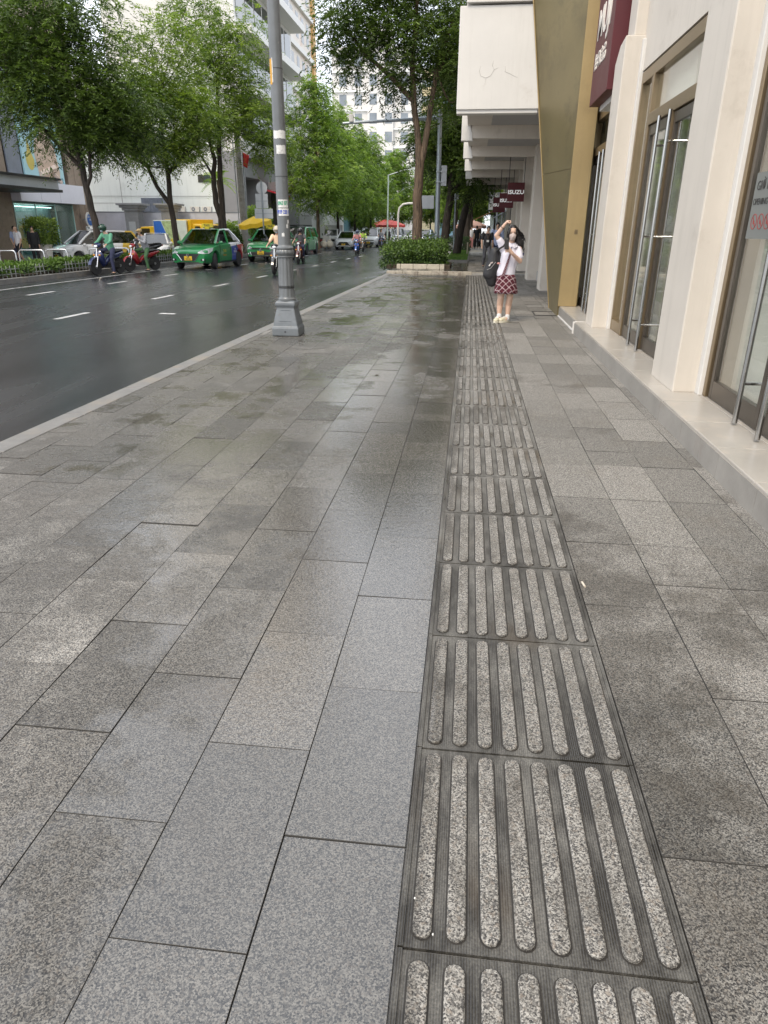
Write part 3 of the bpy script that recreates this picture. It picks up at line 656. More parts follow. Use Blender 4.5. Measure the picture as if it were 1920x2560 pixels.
disc_sign('round_sign', 'small grey round sign on a post among the dark tree trunks behind the mast', (-.95, 42, .05), 3.05, .22, 3.3, ())
t = thing('notice_board', 'pale blank notice board on a pole half behind the big tree trunk', 'sign', (-2.05, 33.5, .05)); q = MB(); q.tube([(-.32, 0, 0), (-.32, 0, 4.2)], .085, 8); q.build('pole', m_galv, t); q = MB(); q.bx(-.22, .34, -.03, .03, 2.18, 2.72); q.build('board', m_tin, t, bevel=.02)
t = thing('street_pole', 'slim pale green pole beyond the planting bed over the far cars', 'pole', (-6.6, 58, -.15)); q = MB(); q.tube([(0, 0, 0), (.05, 0, 5.4)], [.07, .05], 8); q.build('pole', mat('pale green paint', (.42, .52, .48), .4), t); q = MB(); q.tube([(.05, 0, 5.35), (1.2, 0, 5.7), (2.2, 0, 5.8)], .03, 6); q.build('arm', m_galv, t)
t = thing('curved_pole', 'pale curved arm pole bending over the road behind the bushes', 'pole', (-5.55, 56, -.15)); q = MB(); q.tube([(0, 0, 0), (0, 0, 2.6), (.08, 0, 3.0), (.35, 0, 3.25), (.75, 0, 3.32), (2.2, 0, 3.32)], .07, 8); q.build('pole', m_white, t, smooth=True); q = MB(); q.bx(1.35, 1.75, -.1, .1, 2.75, 3.2); q.build('signal_box', m_tin, t)
t = thing('concrete_pole', 'weathered concrete utility pole with a red flag before the grey building', 'utility pole', (-13.35, 42.4, 0)); q = MB(); q.tube([(0, 0, 0), (-.13, 0, 9)], [.21, .15], 12); q.build('pole', m_conc, t, smooth=True); q = MB(); q.tube([(-.26, -.1, 0), (-.33, -.1, 6)], .03, 6); q.tube([(.22, -.1, 1.4), (.18, -.1, 6)], .025, 6); q.build('conduit', m_galv, t)
t = thing('flag', 'plain red flag hanging folded from the utility pole', 'flag', (-13.15, 42.2, 4.4)); q = MB(); q.tube([(0, 0, -.3), (.02, 0, 1.1)], .016, 6); q.build('flag_staff', m_galv, t)
q = MB(); n_ = 9; vs = []
for j in range(n_):
    for k in range(6): vs.append((.02+.075*k*(1-.04*j), .07*math.sin(k*1.6+j*.3), .95-.085*j-.03*k))
q.add(vs, [(j*6+k, j*6+k+1, (j+1)*6+k+1, (j+1)*6+k) for j in range(n_-1) for k in range(5)]); q.build('cloth', mat('red cloth', (.52, .03, .025), .7), t, smooth=True).modifiers.new('thick', 'SOLIDIFY').thickness = .006
# ---------------------------------------------------------------- far side: granite shop corner
m_brown = mat('brown granite', (.28, .215, .165), .35, var=.16, vs=6, bump=.05, stain=((.16, .12, .095), 2.0, .55))
m_fasc = mat('lilac white fascia', (.78, .78, .86), .35, var=.03); m_slate = mat('slate panel', (.20, .22, .26), .4)
m_pale = mat('pale green grey render', (.76, .79, .75), .7, var=.05, vs=.7, stain=((.60, .63, .59), .5, .55), streak=((.52, .55, .51), .5))
bl = thing('granite_building', 'brown granite shop with green glass front, white fascia and pale blue advert at far left', 'building', (-23, 36.3, -.58), scale=1.21)
q = MB(); q.bx(-6, 0, -10, -1.02, 0, 14); q.bx(-6, 0, 3.62, 5.25, 0, 14); q.bx(-6, -.05, -1.02, 3.62, 4.9, 14); q.bx(-6, -5.5, -1.02, 3.62, 0, 5)
for y in (-5.5, -2.6, 4.2, 4.75): q.bx(-.05, .02, y, y+.06, 0, 13.9)
q.build('wall', m_brown, bl, bevel=.01)
q = MB(); 
for y in (-1.0, .5, 2.0): q.bx(-.4, .42, y, y+1.48 if y < 2 else 4.1, 2.62, 3.42)
q.build('fascia', m_fasc, bl, bevel=.006)
q = MB(); q.bx(-.05, 0.0, -1.0, 3.6, 0.02, 2.6); q.build('shop_window', m_grglass, bl)
q = MB()
for y in (-1.0, .55, 2.1, 3.58): q.bx(-.03, .02, y, y+.03, 0, 2.62)
q.build('window_frame', mat('pale green trim', (.45, .58, .56), .3), bl)
q = MB(); q.bx(-1.2, -1.15, -1.0, .5, 0, 2.6); q.build('display_panel', mat('mint wall', (.72, .80, .72), .6), bl); q = MB(); q.bx(-1.2, -1.15, .5, 3.6, 0, 2.6); q.build('display_panel', mat('dim wall', (.34, .40, .42), .5), bl)
q = MB(); q.bx(-.6, -.55, 2.0, 2.9, .1, 1.1); q.build('display_panel', mat('blue poster', (.05, .16, .42), .5), bl)
q = MB(); q.bx(-1.2, .0, -1, 3.6, 2.55, 2.6); q.build('ceiling', m_white, bl); q = MB(); q.bx(-1.0, -.9, -.9, 3.3, 2.44, 2.47); q.build('ceiling_light', mat('lit strip', (.85, .9, .88), .5, emit=6.), bl)
for (y, m, h) in ((-.35, mat('lit white logo', (.9, .95, .92), .5, emit=.8), .72), (1.25, m_black, .34)):
    q = MB(); q.tube([(-1.1, y-.2*h/.5, 1.35+h), (-1.1, y, 1.35), (-1.1, y+.2*h/.5, 1.35+h)], .045*h/.72, 6); q.build('logo', m, bl)
q = MB(); q.bx(.0, .06, -.95, .0, 3.45, 9); q.build('slate_panel', m_slate, bl)
q = MB(); q.bx(.0, 2.2, -9, -1.1, 3.02, 3.36); q.build('entrance_canopy', m_tin, bl); q = MB(); q.bx(-.0, 2.3, -9.0, -1.0, 3.36, 3.44); q.bx(0, 2.3, -9, -1.0, 2.92, 3.02); q.build('canopy_edge', m_black, bl)
t = thing('advert_panel', 'large pale blue perfume advert with a gold drop bottle on the brown granite wall', 'billboard', (-22.96, 38.24, 3.46), scale=1.21)
q = MB(); q.bx(0, .08, -1.5, 1.5, 0, 4.5); q.build('poster', mat('pale blue print', (.42, .66, .72), .4, var=.08, vs=.8), t)
m_skin_p = mat('printed skin tone', (.62, .47, .37), .5, var=.2, vs=3)
q = MB(); q.poly([(.085, -1.0+.30*math.cos(a), .95+.42*math.sin(a)) for a in [PI*k/8 for k in range(8, 17)]] + [(.085, -.86, 1.25), (.085, -.97, 1.75), (.085, -1.03, 1.75), (.085, -1.14, 1.25)]); q.build('printed_bottle', mat('printed gold', (.62, .50, .12), .4), t)
q = MB(); q.poly([(.084, y, z) for y, z in ((-.45, .25), (.6, .2), (1.1, .1), (1.2, .6), (1.0, 1.6), (.65, 1.95), (.45, 2.4), (.1, 2.4), (-.05, 1.95), (-.45, 1.75), (-.62, 1.2))]); q.build('printed_figure', m_skin_p, t)
q = MB(); q.tube([(.09, -.45, .4), (.09, .1, .55), (.09, .75, .75)], .14, 6); q.tube([(.1, .55, .55), (.1, .95, .3), (.1, 1.15, .16)], .09, 6); q.build('printed_arm', mat('printed light skin', (.68, .54, .45), .5), t)
text('lettering', 'DIOR', .34, mat('teal ink', (.05, .22, .28), .5), t, (.09, 1.0, -.06+.28), (PI/2, 0, PI/2), .003)
disc = thing('round_sign', 'round blue sign with white rim, half behind the nearest left tree trunk', 'sign', (-22.6, 41.6, 1.79), scale=1.21)
q = MB(); q.lathe([(.34, 0), (.34, .05)], 28, ax=0); q.build('sign_rim', m_white, disc); q = MB(); q.lathe([(.27, .05), (.27, .056)], 28, ax=0); q.build('sign_disc', mat('sign blue', (.04, .13, .40), .5), disc)
text('lettering', 'MUA\nTRẢ GÓP\n0%', .13, m_white, disc, (.06, 0, .12), (PI/2, 0, PI/2), .002)
q = MB(); q.bx(-.35, .0, -.02, .02, -.02, .02); q.build('bracket', m_galv, disc)
# pale building, hoarding, gate pillars
bl = thing('pale_building', 'plain pale green rendered building behind the grey metal hoarding', 'building', (-23, 50, -.24))
q = MB(); q.bx(-9, 5.75, 0, 14, 0, 11); q.bx(-9, 5.8, -.02, 14, 3.55, 3.57); q.build('wall', m_pale, bl)
q = MB(); q.bx(-9, 5.76, -.012, 0, 3.62, 3.66); q.bx(-9, 2.5, -.012, 0, 3.18, 3.21); q.bx(-1.5, -1.46, -.01, 0, 3.2, 8); q.build('groove', m_soff, bl)
q = MB(); q.bx(4.2, 5.1, -.03, .02, 4.5, 4.98); q.build('window', m_dkglass, bl)
q = MB(); q.bx(.2, 1.75, -.6, 0, 2.6, 3.5)
for k in range(9): q.bx(.2+.18*k, .26+.18*k, -.64, -.6, 2.6, 3.5)
q.build('louvre_box', m_slate, bl)
m_hoard = mat('lilac metal hoarding', (.56, .57, .63), .42, metal=.15, var=.10, vs=1.2, stain=((.46, .47, .51), 2, .56))
t = thing('hoarding_fence', 'long plain grey metal hoarding closing off the pale building', 'fence', (-19.5, 45.5, -.24))
q = MB()
for k in range(10): q.bx(-5+1.0*k, -4.006+1.0*k, 0, .04, 0, 2.50)
q.build('panel', m_hoard, t); q = MB(); q.bx(-5, 5, -.02, .06, 2.50, 2.56); q.build('rail', m_slate, t)
m_pillar = mat('grey stone pillar', (.27, .275, .285), .6, var=.14, vs=5, bump=.1)
for i, (x, w) in enumerate(((-21.08, .86), (-18.74, .78))):
    t = thing('gate_pillar', ('wider grey gate pillar with stepped cap and a white utility door' if i == 0 else 'grey gate pillar with stepped cap right behind the second tree trunk'), 'pillar', (x, 44.4, -.24), 0, 'stepped gate pillars by the hoarding')
    q = MB(); q.bx(-w/2, w/2, -.4, .4, 0, 2.58); q.build('shaft', m_pillar, t, bevel=.01)
    q = MB(); q.bx(-w*.62, w*.62, -.5, .5, 2.58, 2.74); q.bx(-w*.76, w*.76, -.6, .6, 2.74, 2.88); q.bx(-w*.92, w*.92, -.72, .72, 2.88, 2.99); q.build('cap', m_pillar, t, bevel=.01)
    if i == 0: q = MB(); q.bx(-.22, .22, -.43, -.40, .55, 1.95); q.build('utility_door', m_tin, t, bevel=.01)
for i, (x, l) in enumerate(((-18.6, 'white outdoor air conditioner on the hoarding line, left of three'), (-17.65, 'white outdoor air conditioner on the hoarding line, middle of three'), (-16.85, 'white outdoor air conditioner on the hoarding line, right of three'))):
    t = thing('air_conditioner', l, 'air conditioner', (x, 45.95, 2.33), 0, 'air conditioners on the hoarding line')
    q = MB(); q.bx(-.3, .3, -.14, .14, 0, .30); q.bx(-.24, -.18, -.3, .2, -.05, 0); q.bx(.18, .24, -.3, .2, -.05, 0); q.build('case', m_white, t, bevel=.01)
    q = MB(); q.lathe([(.12, -.15), (.12, -.142)], 20, (-.08, 0, .15), 1); q.build('fan', m_slate, t); q = MB(); q.lathe([(.04, -.16), (.04, -.15)], 12, (-.08, 0, .15), 1); q.build('fan_hub', m_white, t)
# grey building with dark entrance
m_grey = mat('grey cladding', (.27, .27, .28), .55, var=.06, vs=1.2)
bl = thing('grey_building', 'grey clad building with a dark open entrance, white canopy and glazed upper floors', 'building', (-15.6, 50.6, -.1))
q = MB(); q.bx(-9, 0, 3.4, 15.4, 0, 5.9); q.bx(-9, 0, 0, 3.4, 4.75, 5.9); q.bx(-9, -4, 0, 3.4, 0, 4.75); q.bx(-9, -0.02, -.3, 0, 0, 5.9); q.bx(-9, .4, -.3, 15.4, 5.9, 6.3); q.build('wall', m_grey, bl)
q = MB(); q.bx(-9, -.1, 0, 15.3, 6.3, 30); q.build('upper_wall', m_white, bl)
q = MB()
for fl in range(6): q.bx(-3, 1.1, -.2, 15.4, 9.6+3.4*fl, 10.1+3.4*fl)
q.build('balcony_slab', m_white, bl)
for fl in range(6):
    for k in range(7): q = MB(); q.bx(-.2, -.06, .4+2.1*k, 2.2+2.1*k, 7.2+3.4*fl, 9.3+3.4*fl); q.build('window', m_dkglass, bl)
q = MB(); q.bx(-.5, 2.0, 5.6, 11, 4.1, 4.75); q.build('entrance_canopy', m_white, bl)
q = MB(); q.bx(-.01, .03, 6.2, 9.6, 0, 4.0); q.build('entrance', m_black, bl)
t = thing('awning', 'bright red striped awning over the grey building entrance behind the lamp post', 'awning', (-15.5, 55.0, 3.35)); q = MB()
q.prism([(0, .75), (1.5, .35), (1.5, 0), (1.45, 0), (1.45, .3), (0, .68)], 1, -1.6, 1.5); q.build('cloth', mat('red awning', (.55, .015, .03), .6), t)
q = MB(); [q.bx(1.502, 1.51, -1.55, 1.45, .08+.11*k, .11+.11*k) for k in range(2)]; q.build('stripe', mat('pink stripe', (.75, .25, .30), .6), t)
bl = thing('white_shop', 'long white rendered wall building behind the middle row of trees', 'building', (-14.5, 66.2, -.1))
m_wh2 = mat('white render', (.78, .80, .78), .6, var=.05, vs=.6, stain=((.58, .60, .58), .5, .56))
q = MB(); q.bx(-9, 0, 0, 30, 0, 4.7); q.build('wall', m_wh2, bl); q = MB(); q.bx(-.9, -.2, -.012, 0, 2.5, 2.56); q.bx(0, .012, 3, 29, 3.3, 3.36); q.build('groove', m_soff, bl); q = MB(); q.bx(0, .05, 17, 23, 0, 3.6); q.build('shutter', mat('teal shutter', (.13, .27, .31), .5, var=.2, vs=3), bl)
# towers
m_tower = mat('cream tower render', (.70, .64, .57), .6, var=.12, vs=.4, stain=((.60, .43, .33), .35, .54)); m_orange = mat('orange trim', (.60, .36, .14), .6)
bl = thing('apartment_tower', 'tall cream and brick apartment tower with rows of dark windows behind the lamp post', 'building', (-17, 66, 0))
q = MB(); q.bx(-14, 0, 0, 15, 4, 52); q.build('wall', m_tower, bl); q = MB(); q.bx(-.1, .25, 14.0, 15.2, 0, 52.3); q.build('corner_strip', m_orange, bl)
q = MB()
for fl in range(13): q.bx(-.1, .3, -.1, 14, 6.2+3.5*fl, 6.6+3.5*fl)
q.build('ledge', m_white, bl)
for fl in range(12):
    for k in range(6): q = MB(); q.bx(-.2, .02, .9+2.2*k, 1.9+2.2*k, 7.3+3.5*fl, 9.3+3.5*fl); q.build('window', m_dkglass, bl)
m_farwin = mat('hazy window', (.20, .23, .26), .25, var=.3, vs=.3)
bl = thing('far_apartment', 'white apartment block with stacked windows closing the far end of the street', 'building', (-19, 150, 0))
q = MB(); q.bx(-9, 7, 0, 20, 0, 33); q.bx(-2, 3, -.8, 0, 0, 36); q.build('wall', mat('hazy grey beige render', (.60, .585, .56), .6, var=.1, vs=.25, streak=((.45, .44, .42), .5)), bl)
q = MB(); [q.bx(-9.1, 7.1, -.35, 0, 3.2+3.2*k, 3.45+3.2*k) for k in range(10)]; q.build('ledge', m_wh2, bl)
for fl in range(9):
    for k in range(5): q = MB(); q.bx(-7.6+3*k, -6.2+3*k, -.05-(.8 if k in (2, 3) else 0), .1-(.8 if k in (2, 3) else 0), 4.2+3.2*fl, 6+3.2*fl); q.build('window', m_farwin, bl)
bl = thing('far_apartment', 'yellow and blue glass block seen through the big tree near the mast', 'building', (-8.5, 175, 0))
q = MB(); q.bx(-5, 1, 0, 20, 0, 34); q.build('wall', mat('pale yellow render', (.68, .58, .36), .6, var=.08), bl); q = MB(); q.bx(1, 4.5, 2, 20, 0, 34); q.build('glass_wall', mat('blue curtain glass', (.22, .38, .46), .15), bl)
for fl in range(9): q = MB(); q.bx(-4, 1, -.05, .05, 4+3.3*fl, 5.6+3.3*fl); q.build('window', m_farwin, bl)
bl = thing('terrace_row', 'low narrow shophouses at the far left end beyond the white van', 'building', (-15, 100, 0)); q = MB(); q.bx(-9, 0, 0, 45, 0, 11); q.build('wall', m_pale, bl)
for k in range(9):
    q = MB(); q.bx(-.05, .06, 1+4.9*k, 4.6+4.9*k, .2, 2.9); q.build('shutter', (m_slate, m_orange, m_brown)[k % 3], bl); q = MB(); q.bx(-.05, .05, 1.2+4.9*k, 4.2+4.9*k, 4.5, 6.5); q.build('window', m_farwin, bl)
bl = thing('shophouse_row', 'dark shopfronts beyond the canopy on the right side of the walk', 'building', (2.6, 46, 0)); q = MB(); q.bx(0, 9, 0, 60, 0, 9); q.build('wall', mat('dim shop wall', (.30, .30, .28), .6), bl)
for k in range(10): q = MB(); q.bx(-.06, .05, 1+5.8*k, 5.6+5.8*k, .1, 3.1); q.build('shopfront', m_farwin, bl)
# ---------------------------------------------------------------- vegetation
def leafmat(name, dark, light, trans=.25):
    m, n, l, p = nt(name)
    at = node(n, 'ShaderNodeAttribute', attribute_name='tone')
    c = ramp(n, l, at.outputs['Fac'], [(0., dark), (.6, tuple((a+b_)/2 for a, b_ in zip(dark, light))), (1., light)])
    l.new(c, p.inputs['Base Color']); p.inputs['Roughness'].default_value = .48; p.inputs['Specular IOR Level'].default_value = .35
    o = [x for x in n if x.type == 'OUTPUT_MATERIAL'][0]
    tr = n.new('ShaderNodeBsdfTranslucent'); l.new(mixc(n, l, 1., c, (1.3, 1.5, .6), 'MULTIPLY'), tr.inputs['Color'])
    ms = n.new('ShaderNodeMixShader'); ms.inputs[0].default_value = trans; l.new(p.outputs[0], ms.inputs[1]); l.new(tr.outputs[0], ms.inputs[2]); l.new(ms.outputs[0], o.inputs[0])
    return m
def barkmat(name, a, b_, sx=9.):
    m, n, l, p = nt(name); t = n.new('ShaderNodeTexCoord'); mp = node(n, 'ShaderNodeMapping'); mp.inputs['Scale'].default_value = (sx, sx, 1.3); l.new(t.outputs['Object'], mp.inputs['Vector'])
    nz = node(n, 'ShaderNodeTexNoise', Scale=1.6, Detail=8., Roughness=.72); nz.inputs['Distortion'].default_value = .5; l.new(mp.outputs[0], nz.inputs['Vector'])
    l.new(ramp(n, l, nz.outputs['Fac'], [(.38, a), (.52, tuple((x+y)/2 for x, y in zip(a, b_))), (.66, b_)]), p.inputs['Base Color']); p.inputs['Roughness'].default_value = .85
    bp = node(n, 'ShaderNodeBump', Strength=.9, Distance=.03); l.new(nz.outputs['Fac'], bp.inputs['Height']); l.new(bp.outputs[0], p.inputs['Normal']); return m
m_bark = barkmat('dark wet bark', (.018, .014, .011), (.075, .058, .045)); m_bark2 = barkmat('brown furrowed bark', (.030, .021, .014), (.215, .150, .098), 13.)
m_leafd = leafmat('dark feathery leaf', (.028, .054, .012), (.155, .230, .042)); m_leafm = leafmat('mid feathery leaf', (.060, .110, .020), (.31, .40, .075), .32); m_leafl = leafmat('light feathery leaf', (.085, .155, .03), (.37, .48, .12), .42)
m_shrub = leafmat('glossy shrub leaf', (.018, .046, .010), (.14, .23, .04), .2); m_hedge = leafmat('dark hedge leaf', (.012, .030, .010), (.05, .095, .03), .15)
m_grassm = leafmat('lawn', (.05, .12, .02), (.16, .27, .05), .2)
def sprays(rg, cen, rad, n_tw, n_lf, L, lw, droop=.55, out=1.0):
    """leaf faces of drooping twigs round each centre; returns V, F, tone"""
    N = len(cen); cen = np.repeat(cen, n_tw, 0); rad = np.repeat(rad, n_tw, 0); tw = len(cen)
    d = rg.normal(size=(tw, 3)); d /= np.linalg.norm(d, axis=1, keepdims=True)
    p0 = cen + d*rad[:, None]*rg.uniform(.15, .9, (tw, 1))*out; h = d.copy(); h[:, 2] *= .35
    h /= np.linalg.norm(h, axis=1, keepdims=True)+1e-6
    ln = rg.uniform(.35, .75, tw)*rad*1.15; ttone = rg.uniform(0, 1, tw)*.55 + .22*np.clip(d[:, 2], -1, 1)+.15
    i = np.linspace(0, 1, n_lf); P = p0[:, None, :] + h[:, None, :]*(ln[:, None]*i[None])[..., None]
    P[:, :, 2] -= droop*(i[None]**1.6)*ln[:, None]
    P = P.reshape(-1, 3); K = len(P); H = np.repeat(h, n_lf, 0); T = np.repeat(ttone, n_lf)+rg.normal(0, .13, K)
    side = np.cross(H, [0, 0, 1.]); sg = np.where(np.arange(K) % 2 == 0, 1., -1.)[:, None]
    ax = H*.55 + side*sg*.85 + rg.normal(0, .28, (K, 3)); ax[:, 2] -= .28; ax /= np.linalg.norm(ax, axis=1, keepdims=True)+1e-6
    nrm = np.cross(ax, H)+rg.normal(0, .35, (K, 3)); w = np.cross(ax, nrm); w /= np.linalg.norm(w, axis=1, keepdims=True)+1e-6
    Ls = L*rg.uniform(.65, 1.3, K)[:, None]; Ws = lw*rg.uniform(.7, 1.25, K)[:, None]
    V = np.stack([P, P+ax*Ls*.5+w*Ws*.5, P+ax*Ls, P+ax*Ls*.5-w*Ws*.5], 1).reshape(-1, 3)
    return V, np.arange(4*K).reshape(-1, 4), np.clip(T, 0, 1)
def curve(p0, p1, bend, n=7, lift=.0):
    p0, p1 = np.array(p0, float), np.array(p1, float); t = np.linspace(0, 1, n)[:, None]
    q = p0+(p1-p0)*t + np.array(bend)*np.sin(PI*t)
    q[:, 2] += lift*np.sin(PI*t[:, 0]); return [tuple(x) for x in q]
def tree(label, base, stems, lobes, leaf, bark, seed, L=.17, lw=.05, dens=1., crad=(.45, .8), ntw=9, nlf=13, droop=.55, group='street trees', hollow=.35, name='street_tree'):
    """stems: list of (points rel. to base, radii); lobes: (centre rel., radii, clusters)"""
    rg = np.random.default_rng(seed); t = thing(name, label, 'tree', base, 0, group)
    cen, rad = [], []
    for (c, r, k) in lobes:
        k = int(k*dens); d = rg.normal(size=(k, 3)); d /= np.linalg.norm(d, axis=1, keepdims=True)
        rr = rg.uniform(hollow, 1, k)**.6; cen.append(np.array(c)+d*np.array(r)*rr[:, None]*(1+.14*rg.normal(size=(k, 1)))); rad.append(rg.uniform(*crad, k))
    cen = np.concatenate(cen); rad = np.concatenate(rad)
    V, F, T = sprays(rg, cen, rad, ntw, nlf, L, lw, droop)
    # whole clumps differ in tone: new growth and old leaves
    ct = np.repeat(rg.normal(0, .16, len(cen)), ntw*nlf); np_mesh('crown', V, F, leaf, t, attr=('tone', np.clip(T+ct, 0, 1)))
    b = MB(); tips = []
    for (pts, rr) in stems:
        pts = [np.array(p, float) for p in pts]; fine, fr = [], []
        for i in range(len(pts)-1):
            for s_ in np.linspace(0, 1, 4)[:-1]: fine.append(pts[i]*(1-s_)+pts[i+1]*s_ + rg.normal(0, rr[i]*.10, 3)*(i > 0)); fr.append(rr[i]*(1-s_)+rr[i+1]*s_)
        fine.append(pts[-1]); fr.append(rr[-1]); b.tube(fine, fr, 10); tips.append((pts[-1], rr[-1])); tips.append((pts[-2], rr[-2]*.8))
    pick = rg.choice(len(cen), min(len(cen), 34), replace=False)
    for j in pick:
        tp, tr = min(tips, key=lambda q: np.linalg.norm((q[0]-cen[j])*np.array([1, 1, .6])))
        b.tube(curve(tp, cen[j], rg.normal(0, .15, 3), 6, -.12), list(np.linspace(min(tr*.6, .055), .008, 6)), 5)
    b.build('trunk', bark, t, smooth=True); return t
# left row, from near to far
tree('nearest dark feathery street tree at left with a single leaning trunk', (-13.7, 25.7, 0),
     [([(0, 0, -.1), (-.02, 0, 1.2), (-.14, 0, 2.4), (-.22, 0, 3.3), (-.5, 0, 4.6), (-.7, .2, 6.)], [.145, .125, .115, .105, .08, .04]), ([(-.17, 0, 2.7), (.10, -.1, 3.05), (.16, -.1, 3.8), (.8, -.2, 5.2)], [.07, .06, .055, .03]), ([(-.22, 0, 3.3), (-1.3, -.2, 4.5), (-2.1, -.4, 5.6)], [.075, .06, .035])],
     [((-.5, 0, 5.9), (2.5, 2.3, 2.1), 330), ((-.2, -.6, 7.6), (2.0, 1.8, 1.6), 130), ((-2.4, -.3, 6.8), (1.4, 1.6, 1.9), 110), ((1.5, .2, 5.0), (1.3, 1.4, 1.4), 100), ((.3, 0, 4.3), (1.2, 1.3, .7), 44)], m_leafd, m_bark, 1, L=.17, lw=.04, hollow=.1)
tree('twin trunked dark street tree behind the red scooter, second from the left', (-13.5, 32.5, 0),
     [([(0, 0, -.1), (-.05, 0, 1.4), (-.12, 0, 2.35), (-.12, 0, 3.6), (-.2, 0, 5.2), (0, 0, 6.8)], [.15, .13, .12, .10, .07, .035]), ([(-.12, 0, 2.3), (-.7, 0, 3.1), (-1.0, 0, 3.9), (-1.9, 0, 4.9)], [.10, .085, .075, .035]), ([(-.12, 0, 3.6), (.35, 0, 4.0), (.9, 0, 4.5), (1.5, .1, 5.4)], [.10, .085, .07, .03]), ([(-.95, 0, 3.8), (-1.7, 0, 4.35), (-2.4, 0, 4.8)], [.06, .05, .03])],
     [((-.4, 0, 6.0), (2.1, 2.2, 1.8), 175), ((.1, .4, 8.2), (2.0, 1.9, 1.9), 100), ((-1.9, 0, 5.4), (1.2, 1.4, 1.0), 55), ((1.5, 0, 5.8), (1.1, 1.4, 1.3), 55), ((-.3, -.5, 4.5), (1.6, 1.2, .6), 50)], m_leafm, m_bark, 2, L=.17, lw=.042)
tree('brighter twin trunked street tree above the green taxis, third from the left', (-13.3, 38.4, 0),
     [([(0, 0, -.1), (0, 0, 1.6), (.05, 0, 2.6), (.12, 0, 4.4), (.2, 0, 6.4), (.3, 0, 8.5)], [.25, .22, .15, .13, .1, .05]), ([(-.02, 0, 1.8), (-.28, 0, 2.6), (-.30, 0, 3.8), (-.15, 0, 4.6), (-.5, 0, 6.2)], [.17, .15, .13, .11, .05]), ([(-.32, 0, 3.9), (-.6, 0, 4.4), (-1.2, 0, 5.4)], [.07, .055, .03])],
     [((.1, 0, 7.4), (2.6, 2.4, 2.2), 180), ((-.4, 0, 10.3), (2.2, 2.2, 2.0), 90), ((2.3, 0, 6.3), (1.5, 1.6, 1.6), 80), ((-1.3, 0, 5.4), (1.1, 1.2, .9), 36), ((1.8, 0, 9.5), (1.4, 1.6, 1.7), 50), ((3.2, 0, 5.0), (1.2, 1.2, .6), 22)], m_leafm, m_bark, 3, L=.18, lw=.045)
# middle row beyond the lamp post
def spire(label, base, h0, h1, w, leaf, seed, k=1., L=.21, lw=.058, lean=0, dens=1.):
    H = h1-h0; n = 6; lobes = []
    for i in range(n):
        f = (i+.4)/n; ww = w*(1.05-f*.80)*(1 if i else .8); lobes.append(((lean*f, 0, h0+H*f), (ww*(.85+.3*((i*7+seed) % 5)/4), ww*.9, H/n*1.0), int(56*k*(1.1-.70*f))))
    return tree(label, base, [([(0, 0, -.1), (0, 0, h0*.7), (lean*.2, 0, h0), (lean*.5, 0, (h0+h1)/2), (lean, 0, h1-.5)], [.115*k**.5, .10*k**.5, .09, .07, .03]), ([(0, 0, h0), (-w*.4, 0, h0+1.0), (-w*.6, 0, h0+2)], [.07, .05, .02]), ([(0, 0, h0*.95), (w*.4, 0, h0+1.2), (w*.65, 0, h0+2)], [.07, .05, .02])], lobes, leaf, m_bark2 if seed == 11 else m_bark, seed, L=L, lw=lw, droop=.7, dens=dens)
spire('tall bright feathery tree just right of the lamp post with brown trunk', (-11.45, 54.5, 0), 3.3, 11.0, 3.5, m_leafl, 11, 1.5)
spire('bright feathery tree behind the white taxi, second right of the lamp post', (-11.3, 62, 0), 3.2, 10.4, 3.3, m_leafl, 12, 1.25)
spire('bright feathery tree by the teal shutter, third right of the lamp post', (-11.1, 70, 0), 3.2, 9.8, 3.6, m_leafl, 13, 1.2, L=.24, lw=.065)
spire('bright feathery tree far down the left row above the parked white cars', (-10.8, 79, 0), 3.0, 10., 3.8, m_leafl, 14, 1.2, L=.26, lw=.07)
spire('hazy bright tree at the far end of the left row', (-9.9, 96, 0), 3.0, 10.4, 4.2, m_leafl, 15, 1.1, L=.32, lw=.09)
spire('small light tree by the far shophouses past the red parasols', (-13.2, 88, 0), 1.8, 5.2, 2., m_leafl, 16, .6, L=.24, lw=.07)
spire('hazy tree at the far end of the right hand row', (-1.5, 112, 0), 2.4, 11.0, 4.6, m_leafm, 18, 1.2, L=.38, lw=.10)
spire('hazy green tree closing the middle of the street', (-6.5, 118, 0), 3.2, 11.5, 5., m_leafm, 17, 1.2, L=.38, lw=.10)
# right side: big tree in the bed, dark row behind
tree('big brown furrowed trunk tree rising from the leafy bed in front of the mast', (-2.03, 27.9, .1),
     [([(0, 0, -.1), (0, 0, .9), (-.02, 0, 2.4), (.04, 0, 3.5), (-.04, 0, 4.3), (-.22, 0, 5.4), (-.3, 0, 6.6), (-.2, 0, 8.2), (-.1, 0, 9.4)], [.225, .195, .18, .165, .115, .11, .095, .07, .035]),
      ([(.06, 0, 3.45), (.22, -.05, 4.1), (.36, -.05, 5.2), (.55, 0, 6.4), (1.1, 0, 8.)], [.13, .11, .095, .08, .04]), ([(-.24, 0, 5.5), (-.9, 0, 6.1), (-1.9, 0, 6.9), (-2.7, 0, 7.8)], [.10, .085, .065, .03]), ([(.5, 0, 6.2), (1.0, .2, 7.2), (1.35, .3, 8.6)], [.09, .08, .04])],
     [((.2, .2, 7.6), (1.9, 2.0, 1.5), 165), ((-2.1, 0, 7.9), (1.4, 1.7, 1.1), 80), ((-1.0, 0, 9.2), (1.9, 2., 1.1), 100), ((1.2, .6, 6.4), (.9, 1.5, 1.6), 70), ((-2.7, -.1, 6.7), (.9, 1.1, .5), 22), ((-.8, .3, 6.3), (1.0, 1.2, .55), 22)], m_leafd, m_bark2, 21, L=.16, lw=.045, hollow=.25)
